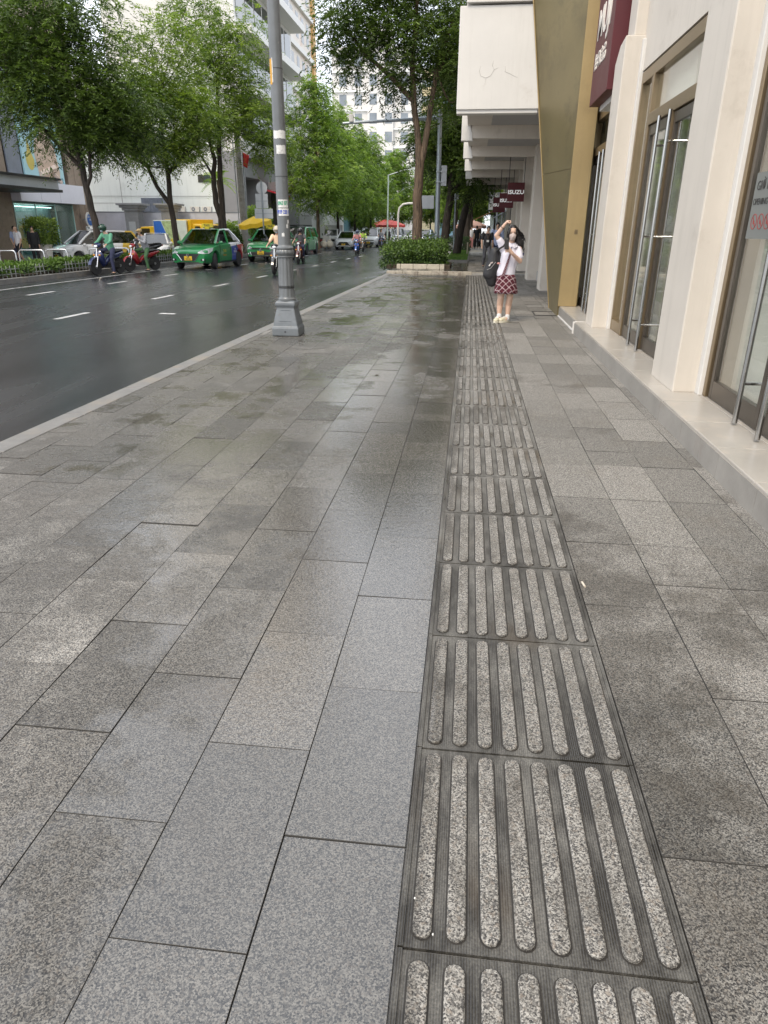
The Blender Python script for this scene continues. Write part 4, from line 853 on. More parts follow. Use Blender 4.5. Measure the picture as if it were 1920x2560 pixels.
for i, (x, y, sl, lab) in enumerate(((-1.35, 36.5, .3, 'dark leaning street tree just right of the grey mast'), (-.75, 40., .55, 'dark street tree with a trunk leaning right, beside the small round sign'), (-.3, 49., .1, 'dark pale banded street tree behind the hedge'), (-.1, 57., .0, 'shaded street tree farther along the right walk'), (-1.4, 66., .0, 'shaded street tree near the far parked scooters'))):
    tree(lab, (x, y, .05), [([(0, 0, -.1), (sl*.3, 0, 1.2), (sl*.9, 0, 2.8), (sl*1.3, 0, 4.6), (sl*1.2, 0, 6.6)], [.25, .21, .18, .13, .05]), ([(sl*.9, 0, 2.8), (sl+.7, 0, 4.0), (sl+1.3, 0, 5.4)], [.12, .09, .04]), ([(sl*1.0, 0, 3.2), (sl-.7, 0, 4.4), (sl-1.2, 0, 5.6)], [.11, .08, .04])],
         [((.25+sl, 0, 6.0), (1.8, 2.4, 1.9), 125), ((.55+sl, 0, 4.0+.2*i), (1.2, 2.1, 1.2), 66), ((-.8, 0, 5.2), (1.3, 1.8, 1.4), 60), ((.8, .6, 8.2), (2.2, 2.2, 1.6), 70)], (m_leafd, m_leafd, m_leafm, m_leafm, m_leafl)[i], m_bark, 30+i, L=.19, lw=.055, hollow=.15)
tree('light street tree over the stalls just past the canopy', (2.2, 68, .05), [([(0, 0, 0), (0, 0, 2.6), (-.2, 0, 5)], [.2, .16, .05])], [((-.3, 0, 4.6), (2.6, 2.6, 2.3), 120), ((-1.6, 0, 3.6), (1.3, 1.6, 1.2), 44)], m_leafl, m_bark, 43, L=.26, lw=.075, hollow=.1)
tree('broad lighter tree at the far end of the right walk over the stalls', (.9, 80, .05), [([(0, 0, 0), (0, 0, 3), (.2, 0, 6)], [.25, .2, .06])], [((.2, 0, 6.2), (3.4, 3.2, 3.0), 170), ((-2.4, 0, 5.0), (2.2, 2.4, 2.0), 80)], m_leafl, m_bark, 41, L=.30, lw=.085, hollow=.15)
# leaf masses: bed shrub, hedges, ground cover, potted ball
def leafmass(name, label, cat, loc, boxes, m, n, L, lw, seed, kind=None, group=None, parent=None, flat=False):
    rg = np.random.default_rng(seed); Vs, Fs, Ts = [], [], []; o = 0; vol = [r[0]*r[1]*r[2] for c, r in boxes]
    for (c, r), v in zip(boxes, vol):
        k = max(20, int(n*v/sum(vol))); d = rg.normal(size=(k, 3)); d /= np.linalg.norm(d, axis=1, keepdims=True); d[:, 2] = np.abs(d[:, 2]) if flat else d[:, 2]
        q = np.sign(d)*np.abs(d)**.6; q /= np.max(np.abs(q), axis=1, keepdims=True)**.5
        P = np.array(c)+q*np.array(r)*(rg.uniform(.55, 1, k)**.5)[:, None]*(1+.10*rg.normal(size=(k, 1)))
        ax = d*.6+rg.normal(0, .5, (k, 3)); ax[:, 2] -= .15; ax /= np.linalg.norm(ax, axis=1, keepdims=True); w = np.cross(ax, d+rg.normal(0, .4, (k, 3))); w /= np.linalg.norm(w, axis=1, keepdims=True)+1e-6
        Ls = L*rg.uniform(.6, 1.3, (k, 1)); Ws = lw*rg.uniform(.7, 1.3, (k, 1))
        Vs.append(np.stack([P, P+ax*Ls*.5+w*Ws*.5, P+ax*Ls, P+ax*Ls*.5-w*Ws*.5], 1).reshape(-1, 3)); Fs.append(np.arange(4*k).reshape(-1, 4)+o); o += 4*k
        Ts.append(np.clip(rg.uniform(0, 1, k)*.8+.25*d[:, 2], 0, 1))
    ob = np_mesh(name, np.concatenate(Vs), np.concatenate(Fs), m, parent, attr=('tone', np.concatenate(Ts))); ob.location = loc
    if label: tag(ob, label, cat, group)
    if kind: ob['kind'] = kind
    return ob
BX = -1.9
bedrg = random.Random(5)
bx_ = [((bedrg.uniform(-.85, .55), bedrg.uniform(-.45, 1.3), .42+bedrg.uniform(-.14, .22)), (.50, .45, .40)) for i in range(26)] + [((-1.05, -.6, .35), (.32, .5, .33)), ((.85, -.1, .36), (.3, .45, .36)), ((.55, 1.6, .55), (.5, .5, .5)), ((.0, 1.4, .7), (.6, .4, .5))]
shr = thing('planting_bed', 'dense glossy green shrub bed with pale stone edging round the big tree', 'plant bed', (BX, 27.0, .06), 0)
leafmass('foliage', None, None, (0, 0, 0), bx_, m_shrub, 15000, .085, .05, 51, parent=shr)
q = MB(); x = -.72
for w_ in (.15, .46, .50, .46, .17): q.bx(x, x+w_-.012, -.95, -.82, -.01, .155); x += w_
q.build('edging', mat('cream edging stone', (.50, .45, .36), .6, var=.15, vs=6, stain=((.27, .23, .17), 5, .55)), shr, bevel=.012); q = MB(); q.bx(-1.1, 1.2, -.8, 1.9, -.02, .12); q.build('soil', m_soil, shr)
b = MB(); b.bx(-1.05, -.10, 32.4, 46.5, .02, .075); struct(b.build('lawn_base', m_soil))
rg = np.random.default_rng(61); k = 9000; P = np.stack([rg.uniform(-1.05, -.12, k), rg.uniform(32.4, 46.2, k), np.full(k, .07)], 1); a = rg.uniform(0, 2*PI, k); hh = rg.uniform(.06, .13, k)
dx = np.stack([np.cos(a), np.sin(a), 0*a], 1)*.022; up = np.stack([rg.normal(0, .03, k), rg.normal(0, .03, k), hh], 1)
g_ = np_mesh('grass', np.stack([P-dx, P+dx, P+dx*.2+up, P-dx*.2+up], 1).reshape(-1, 3), np.arange(4*k).reshape(-1, 4), m_grassm, attr=('tone', np.clip(rg.uniform(0, 1, k), 0, 1))); g_['kind'] = 'stuff'; tag(g_, 'short bright green lawn strip beside the walk', 'grass')
b = MB(); b.bx(-1.08, -.08, 32.15, 32.4, .0, .13); b.bx(-.10, -.02, 32.4, 47, 0, .11); struct(b.build('lawn_kerb', m_kerb, bevel=.01))
leafmass('hedge', 'low dark clipped hedge at the back of the lawn strip', 'hedge', (-.65, 47.4, .05), [((dx_, 0, .42), (.35, .7, .45)) for dx_ in (-.4, -.1, .25)], m_hedge, 4200, .10, .05, 62)
q = MB(); q.tube([(-.14, 39.5, .05), (-.14, 39.5, .75)], .04, 8); tag(q.build('marker_post', mat('pale bollard', (.45, .40, .30), .6)), 'short pale marker post standing at the lawn edge', 'post')
# far left bed
gc = []
for i in range(54): gc.append(((rnd.uniform(-.55, .55), -6.2+i*.30, .08), (.34, .3, .26)))
leafmass('ground_cover', 'leafy dark ground cover filling the bed along the far kerb', 'plants', (-14.05, 22.6, 0), gc, m_shrub, 21000, .11, .06, 63, kind='stuff', flat=True)
gc = [((rnd.uniform(-.4, .4), i*.3, .10), (.3, .3, .26)) for i in range(22)]
leafmass('ground_cover', 'leafy dark ground cover behind the red scooter and first green taxi', 'plants', (-13.9, 30.6, 0), gc, m_shrub, 6500, .11, .06, 64, kind='stuff', flat=True)
b = MB(); b.bx(-14.8, -13.42, 15, 38, -.1, .03); struct(b.build('bed_soil', m_soil))
def picket(name, label, y0, y1, x):
    t = thing(name, label, 'fence', (x, y0, -.012)); n = int((y1-y0)/.21); q = MB()
    m_ = mat('weathered white picket', (.27, .28, .27), .6, var=.2, vs=9)
    for z in (.10, .235): q.bx(-.012, .012, 0, y1-y0, z, z+.022)
    q.build('rail', m_, t)
    for i in range(n):
        q = MB(); l_ = rnd.uniform(-.05, .05); ll = rnd.uniform(-.02, .05)
        q.prism([(.21*i-.016, -.0), (.21*i+.016, -.0), (.21*i+.016+l_, .30), (.21*i+l_, .345), (.21*i-.016+l_, .30)], 0, .014+ll*.2, .026+ll*.2); q.build('picket', m_, t)
picket('picket_fence', 'low weathered picket fence along the far kerb in front of the left ground cover', 16.5, 26.3, -13.36)
picket('picket_fence', 'low picket fence on the far kerb between the red scooter and green taxi', 29.6, 34.5, -13.28)
m_inox = mat('hoop steel', (.55, .56, .57), .25, metal=.9)
for i, (x, y) in enumerate(((-19.0, 28.), (-18.0, 28.1), (-16.95, 28.2), (-15.3, 28.4), (-14.5, 28.6))):
    w = (.36, .55, .46, .36, .5)[i]
    t = thing('hoop_barrier', ('steel hoop barrier at the left picture edge, partly cut off', 'wide steel hoop barrier in front of the three people', 'steel hoop barrier in front of the potted ball bush', 'narrow steel hoop barrier before the white taxi bumper', 'steel hoop barrier just behind the two scooter riders')[i], 'barrier', (x, y, -.23), 0, 'steel hoop barriers')
    q = MB(); z1 = .70+.03*i; q.tube([(-w, 0, 0), (-w, 0, z1-.1), (-w+.04, 0, z1-.03), (-w+.1, 0, z1), (w-.1, 0, z1), (w-.04, 0, z1-.03), (w, 0, z1-.1), (w, 0, 0)], .032, 10); q.build('hoop', m_inox, t, smooth=True); q = MB(); q.tube([(-w, 0, .2), (w, 0, .2)], .018, 8); q.build('crossbar', m_inox, t)
t = thing('potted_bush', 'clipped round bush in a tall white pot before the glass shop front', 'potted plant', (-20.4, 33, -.24)); q = MB(); q.lathe([(.27, 0), (.36, .85), (.35, .86), (.32, .80)], 28); q.build('pot', m_white, t, smooth=True)
leafmass('foliage', None, None, (0, 0, 1.42), [((0, 0, 0), (.62, .62, .56)), ((0, 0, .1), (.5, .5, .5))], m_leafm, 4200, .10, .06, 71, parent=t)
# bushes and palm by the utility pole
for i, (x, y, z, r, lab) in enumerate(((-12.9, 44.0, 1.7, .95, 'round light green bush just right of the utility pole'), (-13.6, 40.5, .7, .7, 'low leafy bush at the foot of the utility pole behind the first taxi'), (-14.6, 43, 1.0, .8, 'grey green bush left of the utility pole'))):
    t = thing('bush', lab, 'bush', (x, y, 0), 0, 'bushes by the utility pole'); leafmass('foliage', None, None, (0, 0, z), [((rnd.uniform(-.3, .3)*r, rnd.uniform(-.3, .3), rnd.uniform(-.35, .35)*r), (r*.62, r*.6, r*.6)) for k in range(7)], (m_leafl, m_shrub, m_leafl)[i], 3200, .17, .07, 72+i, parent=t); q = MB(); [q.tube([(0, 0, 0), (rnd.uniform(-.4, .4), 0, z)], .025, 5) for k in range(4)]; q.build('trunk', m_bark, t)
b = MB(); b.bx(-14.2, -11.6, 43.3, 45.2, -.1, .62); struct(b.build('stone_planter', m_farpave)); b_ = bpy.data.objects['stone_planter']; del b_['kind']; tag(b_, 'low stone planter wall under the bushes behind the second taxi', 'planter')
t = thing('palm_tree', 'short palm with fan leaves in front of the pale building corner', 'palm', (-16.1, 46.6, 0)); q = MB(); q.tube([(0, 0, 0), (-.05, 0, 2.4), (-.15, 0, 4.2)], [.11, .09, .08], 8); q.build('trunk', m_bark2, t, smooth=True)
V, F, T = [], [], []; rgp = random.Random(3)
for k in range(15):
    a = 2*PI*k/15+rgp.uniform(-.2, .2); el = rgp.uniform(-.2, 1.1); ln = rgp.uniform(1.0, 1.5); d = Vector((math.cos(a)*math.cos(el), math.sin(a)*math.cos(el), math.sin(el))); s_ = d.cross(Vector((0, 0, 1))).normalized(); p = Vector((-.15, 0, 4.2)); tn = rgp.random()
    for j in range(14):
        f = (j+1)/14; c = p+d*ln*f-Vector((0, 0, 1))*.55*ln*f*f
        for sg in (-1, 1):
            e = c+(s_*sg*.42+d*.25-Vector((0, 0, .18)))*(1-.5*f); o = len(V); V += [tuple(c), tuple(c+d*.05), tuple(e), tuple(e-d*.01)]; F.append((o, o+1, o+2, o+3)); T.append(tn)
np_mesh('crown', np.array(V), np.array(F), m_leafl, t, attr=('tone', T))
# ---------------------------------------------------------------- vehicles
m_tyre = mat('tyre rubber', (.022, .022, .023), .8); m_rim = mat('alloy rim', (.50, .51, .52), .3, metal=.8); m_chrome = mat('chrome', (.75, .75, .76), .12, metal=1., var=.02)
m_lens = mat('headlight lens', (.74, .76, .78), .12, var=.25, vs=12, coat=.6); m_red_l = mat('tail lens', (.40, .01, .01), .15, coat=.6); m_plate = mat('yellow plate', (.72, .48, .03), .5); m_dark = mat('dark trim', (.02, .02, .021), .5); m_cabin = mat('cabin dark', (.03, .03, .032), .7)
m_taxiy = mat('taxi sign yellow', (.75, .58, .03), .4)
def paint(name, c): return mat(name, c, .28, var=.04, vs=1., coat=.8)
m_green = paint('green taxi paint', (.018, .215, .065)); m_wcar = paint('white car paint', (.72, .73, .74)); m_silver = paint('silver car paint', (.40, .42, .45))
def interp(pts, x):
    if x <= pts[0][0]: return pts[0][1]
    for (a, p), (b_, q_) in zip(pts, pts[1:]):
        if x <= b_: return p+(q_-p)*(x-a)/(b_-a)
    return pts[-1][1]
def livery_mat():
    m, n, l, p = nt('livery paint'); t = n.new('ShaderNodeTexCoord'); s = n.new('ShaderNodeSeparateXYZ'); l.new(t.outputs['Object'], s.inputs[0]); X, Y, Z = s.outputs
    k = math_n(n, l, 'MULTIPLY_ADD', Z, .35, X)
    c = mixc(n, l, math_n(n, l, 'LESS_THAN', X, -.42), (.018, .215, .065), (.025, .055, .33))
    c = mixc(n, l, math_n(n, l, 'LESS_THAN', math_n(n, l, 'MULTIPLY_ADD', Z, -.55, X), -1.52), c, (.42, .03, .04))
    up = math_n(n, l, 'MULTIPLY', math_n(n, l, 'LESS_THAN', X, -.36), math_n(n, l, 'GREATER_THAN', math_n(n, l, 'MULTIPLY_ADD', X, .07, Z), .79))
    c = mixc(n, l, up, c, (.70, .71, .73)); c = mixc(n, l, math_n(n, l, 'LESS_THAN', X, -1.82), c, (.70, .71, .73))
    l.new(c, p.inputs['Base Color']); p.inputs['Roughness'].default_value = .28; p.inputs['Coat Weight'].default_value = .8; return m
def twotone(name, a, b_, xcut):
    m, n, l, p = nt(name); t = n.new('ShaderNodeTexCoord'); s = n.new('ShaderNodeSeparateXYZ'); l.new(t.outputs['Object'], s.inputs[0])
    l.new(mixc(n, l, math_n(n, l, 'LESS_THAN', math_n(n, l, 'MULTIPLY_ADD', s.outputs[2], .5, s.outputs[0]), xcut), a, b_), p.inputs['Base Color']); p.inputs['Roughness'].default_value = .28; p.inputs['Coat Weight'].default_value = .8; return m
def wheel(t, x, y, r, side, steer=0, w=.20):
    q = MB(); q.lathe([(r*.62, -w/2), (r*.93, -w/2), (r, -w*.32), (r, w*.32), (r*.93, w/2), (r*.62, w/2)], 28, ax=1); o = q.build('wheel', m_tyre, t, smooth=True); o.location = (x, y, r); o.rotation_euler = (0, 0, steer)
    q = MB(); yo = side*w*.40; q.lathe([(r*.66, yo-.03), (r*.66, yo), (r*.60, yo), (r*.58, yo-.02), (r*.58, yo-.03)], 28, ax=1); q.lathe([(r*.16, yo-.03), (r*.16, yo+.004)], 14, ax=1)
    for k in range(5):
        a = 2*PI*k/5; d = Vector((math.cos(a), 0, math.sin(a))); q.box(d*r*.37+Vector((0, yo-.012, 0)), (r*.52, .022, r*.15), ry=-a)
    q.build('rim', m_rim, o)
    q = MB(); q.lathe([(r*.60, side*.03-.01), (r*.60, side*.03+.01)], 20, ax=1); q.build('brake_disc', m_dark, o)
def car(name, label, cat, loc, rz, L=4.0, W=1.68, H=1.5, style='sedan', body=None, scale=1., plate=None, sign=None, group=None, grille='hex', glass=None, steer=0, open_window=False, mirror_m=None, bm=None):
    glass = glass or m_dkglass; t = thing(name, label, cat, loc, rz, group, scale); h = L/2
    xf, xr, wr = h-.78, -h+(.78 if style != 'hatch' else .66), .305; Ra = wr+.055
    if style == 'sedan': top = [(-h, .80), (-h+.08, .93), (-h+.5, .985), (-.9, .97), (.75, .93), (h-.55, .84), (h-.12, .72), (h, .60)]; A, B, C_, D = (1.02, .93), (.22, H-.05), (-.75, H-.04), (-1.50, .975)
    elif style == 'hatch': top = [(-h, .75), (-h+.05, .93), (-.9, .96), (.75, .93), (h-.55, .86), (h-.12, .74), (h, .60)]; A, B, C_, D = (1.05, .93), (.30, H-.05), (-1.25, H-.06), (-h+.12, .96)
    elif style == 'mpv': top = [(-h, .8), (-h+.05, 1.0), (-.9, 1.04), (.9, 1.0), (h-.55, .95), (h-.12, .82), (h, .66)]; A, B, C_, D = (1.38, 1.0), (.55, H-.05), (-1.75, H-.06), (-h+.10, 1.03)
    else: top = [(-h, .9), (-h+.03, 1.1), (h-.65, 1.1), (h-.25, 1.05), (h, .8)]; A, B, C_, D = (h-.45, 1.1), (h-1.05, H-.05), (-h+.15, H-.05), (-h+.06, 1.1)
    xs = sorted(set([round(-h+L*i/44, 4) for i in range(45)] + [xf-Ra, xf+Ra, xr-Ra, xr+Ra, xf-Ra-.002, xf+Ra+.002, xr-Ra-.002, xr+Ra+.002]))
    rings = []
    for x in xs:
        e = max(0, (abs(x)-(h-.62))/.62); hw = W/2*(1-(.20 if x > 0 else .14)*e**2.2); zs = interp(top, x); zb = .20+.05*e
        for xa in (xf, xr):
            if abs(x-xa) < Ra: zb = max(zb, wr+math.sqrt(Ra*Ra-(x-xa)**2))
        zm = max(.50, zb+.05); zu = max(zs-.12, zm+.02)
        half = [(0, zb), (hw*.88, zb), (hw*.985, zb+.04 if zb > .3 else zb+.09), (hw, zm), (hw*.985, zu), (hw*.955, zs-.04), (hw*.87, zs), (hw*.45, zs+.022), (0, zs+.028)]
        rings.append([(x, y, z) for y, z in half] + [(x, -y, z) for y, z in half[-2:0:-1]])
    q = MB(); n = len(rings[0]); N = len(rings); vs = [v for r_ in rings for v in r_]
    q.add(vs, [(i*n+k, i*n+(k+1) % n, (i+1)*n+(k+1) % n, (i+1)*n+k) for i in range(N-1) for k in range(n)]+[tuple(range(n))[::-1], tuple(range((N-1)*n, N*n))])
    hb = W/2*.875; hr = W/2*.68
    def side(p, s): f = (p[1]-A[1])/(H-A[1]); return Vector((p[0], s*(hb+(hr-hb)*f), p[1]))
    for s in (-1, 1):                                               # pillars and roof
        for p0, p1, r0, r1 in ((A, B, .055, .045), (B, C_, .045, .045), (C_, D, .055, .075), ((-.28, .95), (-.32, H-.05), .05, .045)): q.tube([side(p0, s), side(((p0[0]+p1[0])/2, (p0[1]+p1[1])/2+(.02 if p0 is not B else .015)), s), side(p1, s)], [r0, (r0+r1)/2, r1], 6)
        q.prism([(D[0], D[1]-.04), (C_[0]-.05, C_[1]-.15), (D[0]+.38, D[1]-.04)], 1, s*hb*.955, s*hb*.90) if style in ('sedan', 'hatch') else None
    vs = []; NR = 7
    for i in range(NR):
        f = i/(NR-1); x = B[0]+.04+(C_[0]-.04-B[0]-.04)*f; zz = H-.05+.05*math.sin(PI*(.15+.75*f))
        for y in (-1, -.6, 0, .6, 1): vs.append((x, y*hr*1.02, zz+.012*(1-y*y)-.02*(abs(y) == 1)))
    q.add(vs, [(i*5+k, i*5+k+1, (i+1)*5+k+1, (i+1)*5+k) for i in range(NR-1) for k in range(4)])
    ob = q.build('body', body or m_wcar, t, smooth=True)
    def pane(nm, pts): g = MB(); g.poly(pts); return g.build(nm, glass, t)
    a0, a1, b0, b1 = side(A, -1), side(A, 1), side(B, -1), side(B, 1); f_ = Vector((.05, 0, .01))
    g = MB(); g.add([a0, (a0+a1)/2+f_*1.6, a1, b0, (b0+b1)/2+f_, b1], [(0, 1, 4, 3), (1, 2, 5, 4)]); g.build('windscreen', glass, t, smooth=True)
    pane('rear_window', [side(D, 1), side(D, -1), side(C_, -1), side(C_, 1)])
    for s in (-1, 1):
        if not (open_window and s == 1): pane('side_window', [side((A[0]-.1, A[1]), s), side((B[0]-.02, B[1]), s), side((-.30, H-.05), s), side((-.26, .95), s)])
        pane('side_window', [side((-.30, .95), s), side((-.34, H-.05), s), side(C_, s), side((D[0]+.1, D[1]), s)])
    q = MB(); q.bx(D[0]+.2, A[0]-.1, -hb*.9, hb*.9, .80, .90)
    for y in (-.34, .34): q.bx(-.35, -.1, y-.2, y+.2, .6, 1.22)
    q.bx(-1.1, -.9, -.5, .5, .6, 1.15); q.bx(-h+.3, h-.3, -W*.36, W*.36, .22, .62); q.build('interior', m_cabin, t, bevel=.02)
    for x in (xf, xr):
        for s in (-1, 1): wheel(t, x, s*(W/2-.115), wr, s, steer if x == xf else 0)
    hwf = lambda x: W/2*(1-.20*max(0, (abs(x)-(h-.62))/.62)**2.2)
    for s in (-1, 1):
        q = MB(); pts = [(h-.50, .925, .800), (h-.47, .985, .68), (h-.20, .87, .585), (h-.015, .50, .600), (h-.055, .50, .665), (h-.22, .84, .765)]
        P2 = [(h-.52, s*(hwf(h-.52)+.010), .80), (h-.46, s*(hwf(h-.46)+.014), .69), (h-.22, s*(hwf(h-.22)+.014), .60), (h+.010, s*hwf(h)*.98, .595), (h+.014, s*W/2*.50, .61), (h+.006, s*W/2*.52, .66), (h-.06, s*W/2*.66, .715), (h-.26, s*(hwf(h-.26)*.93), .785)]; N8 = len(P2)
        q.add(P2+[(h-.28, s*W/2*.66, .67)], [(i, (i+1) % N8, N8) if s > 0 else ((i+1) % N8, i, N8) for i in range(N8)])
        q.v = q.v[:-1]; q.f = []; q.m = []; ctr = [(0, 1, 7), (1, 2, 7), (2, 6, 7), (2, 3, 6), (3, 5, 6), (3, 4, 5)]
        for f3 in ctr: q.f.append(f3 if s > 0 else f3[::-1]); q.m.append(0); q.build('headlight', m_lens, t, bevel=.006)
        q = MB(); q.box((-h+.03, s*W/2*.74, .80), (.08, W*.14, .14), rz=s*.25); q.build('tail_light', m_red_l, t, bevel=.01)
        q = MB(); q.ell((A[0]-.22, s*(W/2+.055), .985), (.055, .10, .068)); q.tube([(A[0]-.2, s*W/2*.9, .93), (A[0]-.2, s*(W/2+.03), .95)], .02, 6); q.build('mirror', mirror_m or body or m_wcar, t, smooth=True)
        q = MB(); q.bx(-.30, -.292, s*(W/2-.01), s*(W/2+.001), .33, .92); q.bx(xf-Ra-.10, xf-Ra-.092, s*(W/2-.012), s*(W/2+.001), .33, .9); q.bx(xr+Ra*.6, xr+Ra*.6+.008, s*(W/2-.01), s*(W/2+.001), .6, .92); q.bx(xr+Ra, xf-Ra, s*(W/2-.02), s*(W/2+.002), .215, .245); q.build('door_seam', m_dark, t)
        for x in (-.16, -1.0): q = MB(); q.bx(x-.09, x+.09, s*(W/2-.012), s*(W/2+.016), .79, .815); q.build('door_handle', mirror_m or m_chrome, t, bevel=.005)
    q = MB()
    if grille == 'hex': pts = [(-.48, .585), (.48, .585), (.40, .50), (.28, .33), (-.28, .33), (-.40, .50)]
    elif grille == 'slim': pts = [(-.50, .63), (.50, .63), (.47, .575), (-.47, .575)]
    else: pts = [(-.34, .62), (.34, .62), (.58, .34), (-.58, .34)]
    gw = W/1.68; fr = [(h+.014-.010*abs(y)**1.5, y*gw, z) for y, z in pts]; q.add(fr+[(x-.12, y, z) for x, y, z in fr], [tuple(range(len(fr)))]+[(i, (i+1) % len(fr), len(fr)+(i+1) % len(fr), len(fr)+i) for i in range(len(fr))]); gr = q.build('grille', m_dark, t)
    q = MB()
    if grille == 'hex': q.tube([(fr[1][0]+.006,)+fr[1][1:], (fr[2][0]+.01,)+fr[2][1:], (fr[3][0]+.01,)+fr[3][1:]], .012, 5); q.tube([(fr[0][0]+.006,)+fr[0][1:], (fr[5][0]+.01,)+fr[5][1:], (fr[4][0]+.01,)+fr[4][1:]], .012, 5); q.tube([(fr[3][0]+.01,)+fr[3][1:], (fr[4][0]+.01,)+fr[4][1:]], .012, 5)
    else: q.tube([(fr[0][0]+.01,)+fr[0][1:], (h+.012, 0, fr[0][2]), (fr[1][0]+.01,)+fr[1][1:]], .012, 5); q.tube([(h+.01, -.3, .5), (h+.01, .3, .5)], .010, 5)
    q.build('grille_trim', m_chrome, gr)
    q = MB(); q.lathe([(.06, h+.016), (.06, h+.03), (.045, h+.03), (.045, h+.016)], 16, (0, 0, .545), 0); q.build('badge', m_chrome, t)
    if grille == 'slim': q = MB(); q.prism([(-.52, .46), (.52, .46), (.46, .30), (-.46, .30)], 0, h-.05, h+.010); q.build('lower_grille', m_dark, t, bevel=.02); q = MB(); q.tube([(h+.012, -.53, .46), (h+.014, -.47, .29), (h+.014, .47, .29), (h+.012, .53, .46)], .012, 5); q.build('grille_trim', m_chrome, t)
    for s in (-1, 1):
        q = MB(); q.prism([(s*.52, .40), (s*.68, .42), (s*.70, .34), (s*.50, .32)], 0, h-.10, h+.006); q.build('fog_recess', m_dark, t)
        q = MB(); q.lathe([(.035, h+.0), (.035, h+.012)], 12, (0, s*.62, .375), 0); q.build('fog_light', m_lens, t)
    q = MB(); q.tube([(h-.06, -W*.40, .26), (h+.008, -W*.2, .265), (h+.012, 0, .265), (h+.008, W*.2, .265), (h-.06, W*.40, .26)], .018, 6); q.build('bumper_lip', m_dark, t)
    if plate:
        q = MB(); q.bx(h+.018, h+.030, -.165, .165, .345, .50); o = q.build('number_plate', m_plate, t, bevel=.004)
        text('lettering', plate, .075, m_ink, o, (h+.032, 0, .428), (PI/2, 0, PI/2), .0008, bold=.002)
    if sign:
        q = MB(); q.prism([(-.24, H+.05), (.24, H+.05), (.21, H+.20), (-.21, H+.20)], 0, B[0]-.35, B[0]-.20); q.bx(B[0]-.36, B[0]-.19, -.1, .1, H-.01, H+.05); o = q.build('roof_sign', m_taxiy if sign != 'LP TRAI' else m_wcar, t, bevel=.012)
        text('lettering', sign, .115, m_ink, o, (B[0]-.197, 0, H+.122), (PI/2, 0, PI/2), .0008, bold=.003)
    for y in (-.25, .25): q = MB(); q.tube([(A[0]-.02, y, A[1]+.035), (A[0]-.22, y-.38, A[1]+.17)], .010, 4); q.build('wiper', m_dark, t)
    return t
TA = car('taxi', 'nearest green sedan taxi with blue, red and white advert on its rear side', 'taxi', (-10.88, 29.45, -.15), R(-94), 3.98, 1.68, 1.50, 'sedan', livery_mat(), plate='50E\n022.26', sign='TAXI', group='green taxis', steer=R(14), open_window=True, mirror_m=m_green)
for s in (1,):
    ol = text('lettering', 'TAXI', .15, mat('yellow ink', (.62, .55, .05), .5), TA, (-.02+.35, .842, .66), (PI/2, 0, PI), .001); text('lettering', '38 38 38', .085, mat('orange ink', (.65, .25, .03), .5), TA, (.35, .842, .50), (PI/2, 0, PI), .001)
    text('lettering', 'VAY\nTIÊU DÙNG', .10, m_white, TA, (-.80, .846, .66), (PI/2, 0, PI), .001, sx=.7)
car('taxi', 'green hatchback taxi stopped just behind the first one, left of the lamp post', 'taxi', (-10.15, 36.6, -.15), R(-91), 3.9, 1.68, 1.50, 'hatch', m_green, plate='50F\n050.08', sign='TAXI', group='green taxis', grille='slim')
car('taxi', 'green taxi with a roof rack mostly hidden behind the lamp post', 'taxi', (-10.95, 46., -.15), R(-91), 4.2, 1.75, 1.62, 'mpv', m_green, group='green taxis', grille='slim')
q = MB()
for y in (-.5, .5): q.tube([(-1.6, y, 1.66), (.5, y, 1.70)], .03, 6)
q.bx(-1.5, .4, -.55, .55, 1.70, 1.74); q.build('roof_rack', m_dark, [o for o in bpy.data.objects if o.name.startswith('taxi') and o.parent is None][2])
car('taxi', 'white people carrier taxi with yellow tail half hidden by the nearest left tree', 'taxi', (-19.5, 36.3, -.40), R(-124), 4.5, 1.80, 1.66, 'mpv', twotone('white yellow paint', (.72, .73, .74), (.62, .42, .06), -.55), plate='51A\n27', sign='LP TRAI', grille='trap', scale=.98)
car('parked_car', 'white sedan at the far kerb behind the blue scooter, nearest of the white row', 'car', (-9.85, 58.3, -.15), R(-91), 4.2, 1.70, 1.46, 'sedan', m_wcar, plate='51G\n83', scale=.90, group='white cars queued down the road', grille='trap')
for i, (x, y, st, m, l) in enumerate(((-9.0, 66.5, 'mpv', m_wcar, 'white people carrier behind the lime jacket rider'), (-8.6, 74, 'mpv', m_wcar, 'white people carrier past the man standing in black'), (-8.3, 81.5, 'mpv', m_silver, 'silver white car far down the road left of the shrub bed'), (-7.9, 90, 'hatch', m_wcar, 'white car farthest down the road beside the shrub bed'))):
    car('parked_car', l, 'car', (x, y, -.15), R(-91), 4.3, 1.76, 1.66 if st == 'mpv' else 1.5, st, m, scale=.95, group='white cars queued down the road', grille='slim', plate='51H' if i == 0 else None)
car('parked_car', 'pale blue car seen over the shrub bed beside the mast', 'car', (-3.6, 57, -.15), R(85), 4.2, 1.7, 1.5, 'sedan', paint('pale blue paint', (.34, .42, .55)))
car('parked_car', 'white hatchback half hidden behind the second tree trunk', 'car', (-16.6, 37.2, -.24), R(-70), 3.7, 1.62, 1.5, 'hatch', m_wcar, scale=.9)
